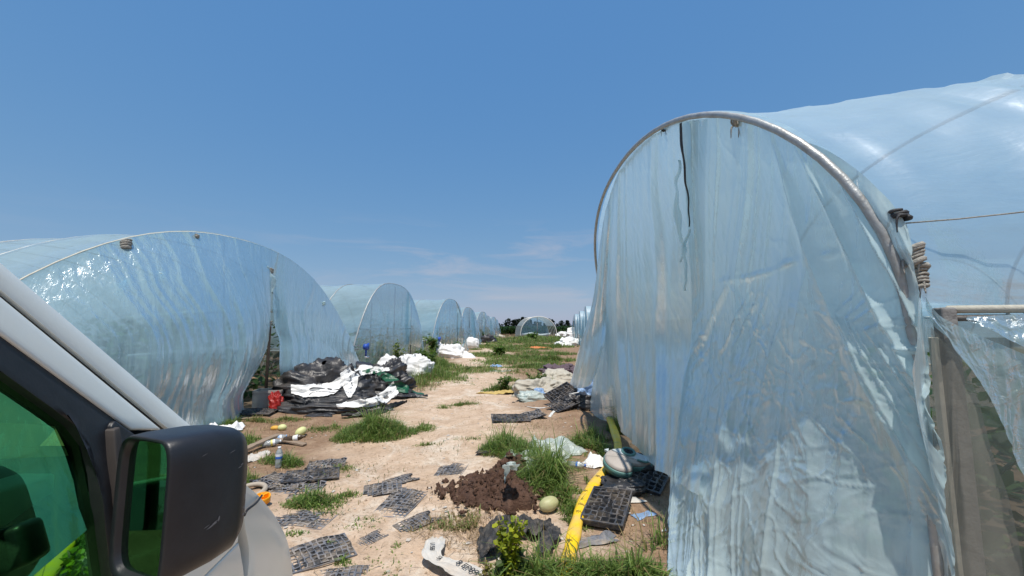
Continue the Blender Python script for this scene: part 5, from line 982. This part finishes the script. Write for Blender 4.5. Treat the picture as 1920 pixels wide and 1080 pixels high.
# mirror sail, the black front upright of the window
bar = [vloc(252, 812), vloc(250, 900), vloc(254, 1000), vloc(258, 1100)]; bar2 = [vloc(200, 800), vloc(215, 900), vloc(228, 1000), vloc(236, 1100)]
tri = [vloc(214, 788), vloc(262, 822), vloc(300, 850), vloc(300, 1110)]; tri2 = [vloc(206, 800), vloc(226, 900), vloc(238, 1000), vloc(244, 1110)]
side_strip('mirror_sail', tri, tri2, .05, M_VANB, -.004, False, 20); side_strip('mirror_sail', tri, tri2, .05, M_VANB, -.004, True, 20)
side_strip('quarter_bar', [vloc(214, 800), vloc(226, 880), vloc(238, 980), vloc(246, 1110)], [vloc(202, 806), vloc(208, 880), vloc(220, 980), vloc(230, 1110)], .03, M_SEALBR, -.014, False, 20, .004)
# lower door, fender, nose
nose = [U0, vloc(425, 868), vloc(456, 905), vloc(487, 932), vloc(520, 975), vloc(540, 1020), vloc(549, 1080)]; nose = [(x, z) for x, z in nose]; zn = nose[-1]
nose += [(zn[0]-.005, .3), (zn[0]-.02, .22)]
dx0 = vloc(468, 1020)[0]
def body_side(far):
    side_strip('front_door', [(dx0-.128, U0[1]-.105), (dx0-.098, 1.0), (dx0-.09, .802)], [vloc(296, 842), vloc(296, 950), (vloc(296, 1100)[0], .802)], .05, M_VANW, 0.0, far, 30, .004)
    # fender behind the nose line, and the door below the glass; the wheel stands in its arch
    side_strip('front_wing', nose, [(dx0-.12, U0[1]-.10), (dx0-.09, 1.0), (dx0-.05, .85), (dx0, .72), (dx0, .6), (dx0, .45), (dx0-.0, .25)], .05, M_VANW, 0.0, far, 60, .004, None, .0)
    side_strip('front_door', [(dx0-.085, ZB-.002), (dx0-.06, .74), (dx0-.02, .6), (dx0-.012, .25)], [(-1.0, ZB-.002), (-1.0, .7), (-1.0, .5), (-1.0, .25)], .05, M_VANW, 0.0, far, 30, .004)
    side_strip('rear_side', [(-1.01, ZB-.002), (-1.01, .25)], [(BX, ZB-.002), (BX, .25)], .05, M_VANW, 0.0, far, 10, .008)
for far in (False, True): body_side(far)
nl_ = resamp(np.c_[np.array(nose), np.zeros(len(nose))], 50)[:, :2]; yy = np.r_[.0, .012, .03, .06, .1, np.linspace(.18, VW-.18, 14), VW-.1, VW-.06, VW-.03, VW-.012, VW]; e = np.minimum(yy, VW-yy)
bow = .13*np.clip(1-((yy-VW/2)/(VW/2))**2, 0, 1)+.0; nz_ = np.stack([np.gradient(nl_[:, 1])*-1, np.gradient(nl_[:, 0])], 1); nz_ /= np.linalg.norm(nz_, axis=1)[:, None]; nz_ *= np.sign(nz_[:, :1]+.3)
NP = np.array([[vw(nl_[i, 0]+nz_[i, 0]*0+bow[j]*(.25+.75*i/49)-.0, yy[j]+float(tum(nl_[i, 1])) if yy[j] < .01 else (yy[j]-float(tum(nl_[i, 1])) if yy[j] > VW-.01 else yy[j]), nl_[i, 1]+.05*(1-(1-min(1, e[j]/.3))**2)*(1-i/49)) for j in range(len(yy))] for i in range(50)]); gridobj('bonnet', NP, M_VANW, van)
ga, gb = vloc(457, 957), vloc(488, 931); g2 = [vloc(459, 1000), vloc(466, 1040), vloc(470, 1085)]
MB().tube(resamp([vw(ga[0]-.02, -.012, ga[1]-.012), vw(ga[0], -.012, ga[1]), vw((ga[0]+gb[0])/2, -.014, (ga[1]+gb[1])/2), vw(gb[0], -.006, gb[1]+.004)], 12), .0045, 6).build('panel_gap', M_VANB, van)
# roof, rear, windscreen
xr = np.linspace(Ut[0]-.05, BX, 30); yr = np.linspace(float(tum(1.82))+.01, VW-float(tum(1.82))-.01, 16); RP = np.array([[vw(x, y, 1.815+.06*math.sin(math.pi*(y-yr[0])/(yr[-1]-yr[0]))**.6*min(1, (Ut[0]-x)/.4+.2)) for y in yr] for x in xr]); gridobj('roof', RP, M_VANW, van)
zr = np.linspace(.25, 1.83, 20); yr2 = np.linspace(0, VW, 12); gridobj('tailgate', np.array([[vw(BX-.03*math.sin(math.pi*y/VW), y*(1-2*float(tum(z))/VW)+float(tum(z)), z) for y in yr2] for z in zr]), M_VANW, van)
wl = resamp(np.c_[np.array([(U0[0]-.02, U0[1]-.01), (U1[0]-.02, U1[1]-.01), (Ut[0]-.02, Ut[1]-.0)]), np.zeros(3)], 20)[:, :2]; ws_ = np.linspace(0, 1, 18)
gridobj('windscreen', np.array([[vw(x+.1*math.sin(math.pi*q), float(tum(z))+.03+q*(VW-2*float(tum(z))-.06), z) for q in ws_] for x, z in wl]), M_WIND, van)
# interior
xd = hood0[0]; dash = np.array([[vw(x, y, z) for y in np.linspace(.05, VW-.05, 20)] for x, z in ((xd-.02, U0[1]-.03), (xd-.2, U0[1]-.035), (xd-.32, U0[1]-.05), (xd-.42, U0[1]-.10), (xd-.46, U0[1]-.22), (xd-.42, .6))]); 
dash[..., 2] += .02*np.sin(np.linspace(0, 9, 20))[None]*0; gridobj('dashboard', dash, M_INT, van)
MB().box(vw(xd-.36, 1.2, U0[1]-.01), (.45, .22, .12), np.stack([VN, VD, [0, 0, 1]], 1)).build('instrument_hood', M_INT, van, bevel=.03)
sw = torus(.19, .015, (0, 0, 0)) @ (rx(1.0)).T; sw = sw @ np.stack([VN, VD, [0, 0, 1]], 1).T+vw(xd-.58, 1.2, U0[1]-.02); gridobj('steering_wheel', sw, M_INT, van)
for y in (.42, 1.2):
    t_ = MB(); Rv = np.stack([VN, VD, np.array([0, 0, 1.0])], 1); t_.box(vw(-.55, y, .70), (.5, .5, .16), Rv).box(vw(-.82, y, 1.08), (.48, .14, .66), Rv @ rx(-.2)).box(vw(-.88, y, 1.5), (.28, .09, .18), Rv); t_.build('seat', M_SEAT, van, bevel=.05)
MB().box(vw(-.2, VW/2, .45), (VW-.12, 2.2, .03), np.stack([VN, VD, [0, 0, 1]], 1)).build('floor_pan', M_INT, van, smooth=False)
for far in (False, True): side_strip('door_card', [(dx0-.2, .80), (dx0-.2, .5)], [(-1.0, .79), (-1.0, .5)], .02, M_INT, .06, far, 10, .01)
def sidept(px, py, y):       # point inside the van seen at a pixel, a given distance in from its side plane
    r = ray(px, py); t = (-y-np.dot(EYE-VO, VN))/np.dot(r, VN); return EYE+r*t
bp = sidept(8, 940, .28)
pp = sidept(165, 980, .22); d1 = VD; d2 = -VN
MB().box(np.zeros(3), (.1, .13, .09)).build('tissue_box', M_PAPER, van, bevel=.012).data.transform(Matrix.Translation(Vector(bp)))
gp_ = np.array([[pp+d1*(a-.5)*.14+d2*(b-.5)*.1+np.array([0, 0, .02*math.sin(a*3.5)]) for b in np.linspace(0, 1, 6)] for a in np.linspace(0, 1, 10)]); gridobj('paper', gp_, M_PAPER, van)
cq = [sidept(*q, .2) for q in ((130, 990), (100, 992), (72, 988), (68, 980), (85, 975), (105, 982))]; MB().tube(resamp(cq, 24), .0028, 6).build('cable', M_PAPER, van)
# wing mirror
MH = [(-.682, .82), (-.845, .875), (-.80, .955), (-.735, 1.01), (-.69, .995)]        # plan of the housing, rear edge first
def mirror():
    z0, z1 = 1.085, 1.372; out = np.array(MH); n = 7; V = []; F = []
    pl = resamp(np.c_[np.vstack([out, out[:1]]), np.zeros(6)], 41)[:40, :2] if False else None
    A_, B_ = np.array([-.682, .82]), np.array([-.842, .878]); nb_ = unit([*(np.array([B_[1]-A_[1], A_[0]-B_[0]])), 0])[:2]; nb_ = nb_ if nb_[1] > 0 else -nb_
    # rounded-rectangle sections marching forward from the glass opening to the closed nose of the shell
    wd = np.linalg.norm(B_-A_); ex = (A_-B_)/wd; c0 = (A_+B_)/2; hh = (z1-z0)/2; zc = (z0+z1)/2
    def sec(f, sx, sz, dx, dz, k=.3, m_=48):
        th = np.linspace(0, 2*np.pi, m_, endpoint=False); c, s = np.cos(th), np.sin(th); X = np.sign(c)*np.abs(c)**k*wd/2*sx+dx; Z = np.sign(s)*np.abs(s)**k*hh*sz+dz
        P = c0[None]+ex[None]*X[:, None]+nb_[None]*f; return np.c_[P, zc+Z]
    L_ = [sec(.014, .86, .90, 0, 0, .34), sec(.004, .92, .945, 0, 0, .34), sec(-.004, .965, .975, 0, 0, .34), sec(.004, 1.0, 1.0, 0, 0, .32), sec(.03, 1.02, 1.01, .002, 0, .32), sec(.10, 1.02, 1.0, .002, -.002, .34), sec(.15, .99, .965, -.002, -.005, .38), sec(.178, .90, .88, -.012, -.008, .46), sec(.19, .7, .7, -.02, -.01, .55), sec(.195, .2, .2, -.02, -.01, .7)]
    L_[5:] = [l+np.array([.0, 0, 0]) for l in L_[5:]]
    F = gridF(len(L_), 48, 0, True).tolist()+[[(len(L_)-1)*48+q for q in range(48)]]
    h = obj('wing_mirror', np.vstack(L_), F, M_MIRB, van, True); g = sec(.012, .875, .91, 0, 0, .34); g[:, :2] += nb_*.0; obj('mirror_glass', g, [list(range(48))], M_MIRROR, h, False)
    MB().box(np.array([*(c0-ex*.09+nb_*.06), 1.17]), (.09, .06, .09)).build('mirror_arm', M_VANB, h, bevel=.015)
    # scuffs on the outer face
    r_ = np.random.default_rng(4); mb = MB()
    for (f, dz, w, hh_) in [(.085, -.055, .022, .004), (.092, -.050, .014, .003), (.075, -.052, .012, .002), (.10, -.046, .004, .012), (.155, .01, .003, .008), (.157, -.02, .003, .01), (.156, -.045, .004, .006), (.155, -.06, .003, .008), (.14, .05, .01, .002), (.145, .055, .006, .003), (.06, .1, .012, .0015), (.12, .09, .014, .0015)]:
        P = c0+ex*(wd/2*1.02+.0032)+nb_*f; q = np.array([[-.5, 0], [-.1, -.5], [.5, -.1], [.45, .35], [0, .5]])*[w, hh_]; V_ = np.array([[*(P+nb_*a_), zc+dz+b_+a_*.3] for a_, b_ in q]); mb.add(V_, [list(range(5))])
    mb.build('scuffs', M_SCUFF, h, smooth=False)
mirror()
# wheels and lamp
for (x, y) in ((.30, .1), (-2.4, .1), (.30, VW-.1), (-2.4, VW-.1)):
    def wl_(pr, n=28): a = np.linspace(0, 2*np.pi, n+1); sg = 1 if y < .5 else -1; return np.array([[vw(x+r_*math.cos(q), y-sg*.09-sg*d_+sg*.0, .3+r_*math.sin(q)) for q in a] for r_, d_ in pr])
    gridobj('tyre', wl_([(.19, -.09), (.29, -.09), (.3, -.07), (.3, .0), (.29, .02), (.2, .02)]), M_RUBBER, van); gridobj('rim', wl_([(.2, .012), (.17, -.01), (.06, .0), (.05, .015), (.0, .015)]), M_STEEL, van)
for sl_ in (slice(5, 9), slice(-9, -5)): gridobj('headlight', NP[42:48, sl_]+VD*.006, M_PAPER, van)

# ------------------------------------------------------------------ light and sky
SUN_EL, SUN_AZ = R(70), math.atan2(.07, -.99)
w = bpy.data.worlds.new('World'); S.world = w; w.use_nodes = True; nt = w.node_tree; nt.nodes.clear()
sky = N(nt, 'ShaderNodeTexSky', _sky_type='NISHITA'); sky.sun_disc = False; sky.sun_elevation = SUN_EL; sky.sun_rotation = SUN_AZ; sky.air_density = 1.0; sky.dust_density = .6; sky.ozone_density = 2.0; sky.altitude = 300
tc = N(nt, 'ShaderNodeTexCoord').outputs['Generated']; sz = N(nt, 'ShaderNodeSeparateXYZ', Vector=tc)
pz = N(nt, 'ShaderNodeMapping', Vector=tc, Scale=(2.2, 2.2, 13)).outputs[0]; cl = noise(nt, pz, 1.5, 7, .6, .5)
cm = ramp(nt, cl, [(.50, (0, 0, 0)), (.74, (1, 1, 1))]); lo = ramp(nt, sz.outputs[2], [(.02, (0, 0, 0)), (.08, (.8, .8, .8)), (.2, (1, 1, 1)), (.27, (0, 0, 0))])
az = N(nt, 'ShaderNodeMapRange', Value=sz.outputs[0]); az.inputs[1].default_value = -.55; az.inputs[2].default_value = -.2; az.inputs[3].default_value = .12; az.inputs[4].default_value = 1.0
cf = math_(nt, 'MULTIPLY', math_(nt, 'MULTIPLY', math_(nt, 'MULTIPLY', cm, lo), az.outputs[0]), .65)
sr = N(nt, 'ShaderNodeSeparateColor', Color=sky.outputs[0]).outputs
def grade(v, e, k): return math_(nt, 'MULTIPLY', math_(nt, 'POWER', v, e), k)
graded = N(nt, 'ShaderNodeCombineColor', Red=grade(sr[0], .75, 1.05), Green=grade(sr[1], .42, 2.13), Blue=grade(sr[2], .14, 4.65)).outputs[0]
skyc = mixc(nt, cf, graded, (5.2, 5.2, 5.9))
bg = N(nt, 'ShaderNodeBackground', Color=skyc, Strength=.10); wo = nt.nodes.new('ShaderNodeOutputWorld'); nt.links.new(bg.outputs[0], wo.inputs[0])
sd = bpy.data.lights.new('sun', 'SUN'); sd.energy = 4.6; sd.angle = R(.53); sd.color = (1, .95, .87); so = bpy.data.objects.new('sun', sd); C.objects.link(so)
dv = Vector((math.cos(SUN_EL)*math.sin(SUN_AZ), math.cos(SUN_EL)*math.cos(SUN_AZ), math.sin(SUN_EL))); so.rotation_euler = (-dv).to_track_quat('-Z', 'Y').to_euler(); so.location = (20, -10, 40)
S.view_settings.view_transform = 'Standard'; S.view_settings.look = 'None'; S.view_settings.exposure = 0.0; S.view_settings.gamma = 1.0
S.cycles.max_bounces = 8; S.cycles.transparent_max_bounces = 24; S.cycles.diffuse_bounces = 3; S.cycles.glossy_bounces = 3; S.cycles.transmission_bounces = 4; S.cycles.caustics_reflective = False; S.cycles.caustics_refractive = False; S.cycles.sample_clamp_indirect = 6
S.cycles.use_denoising = True
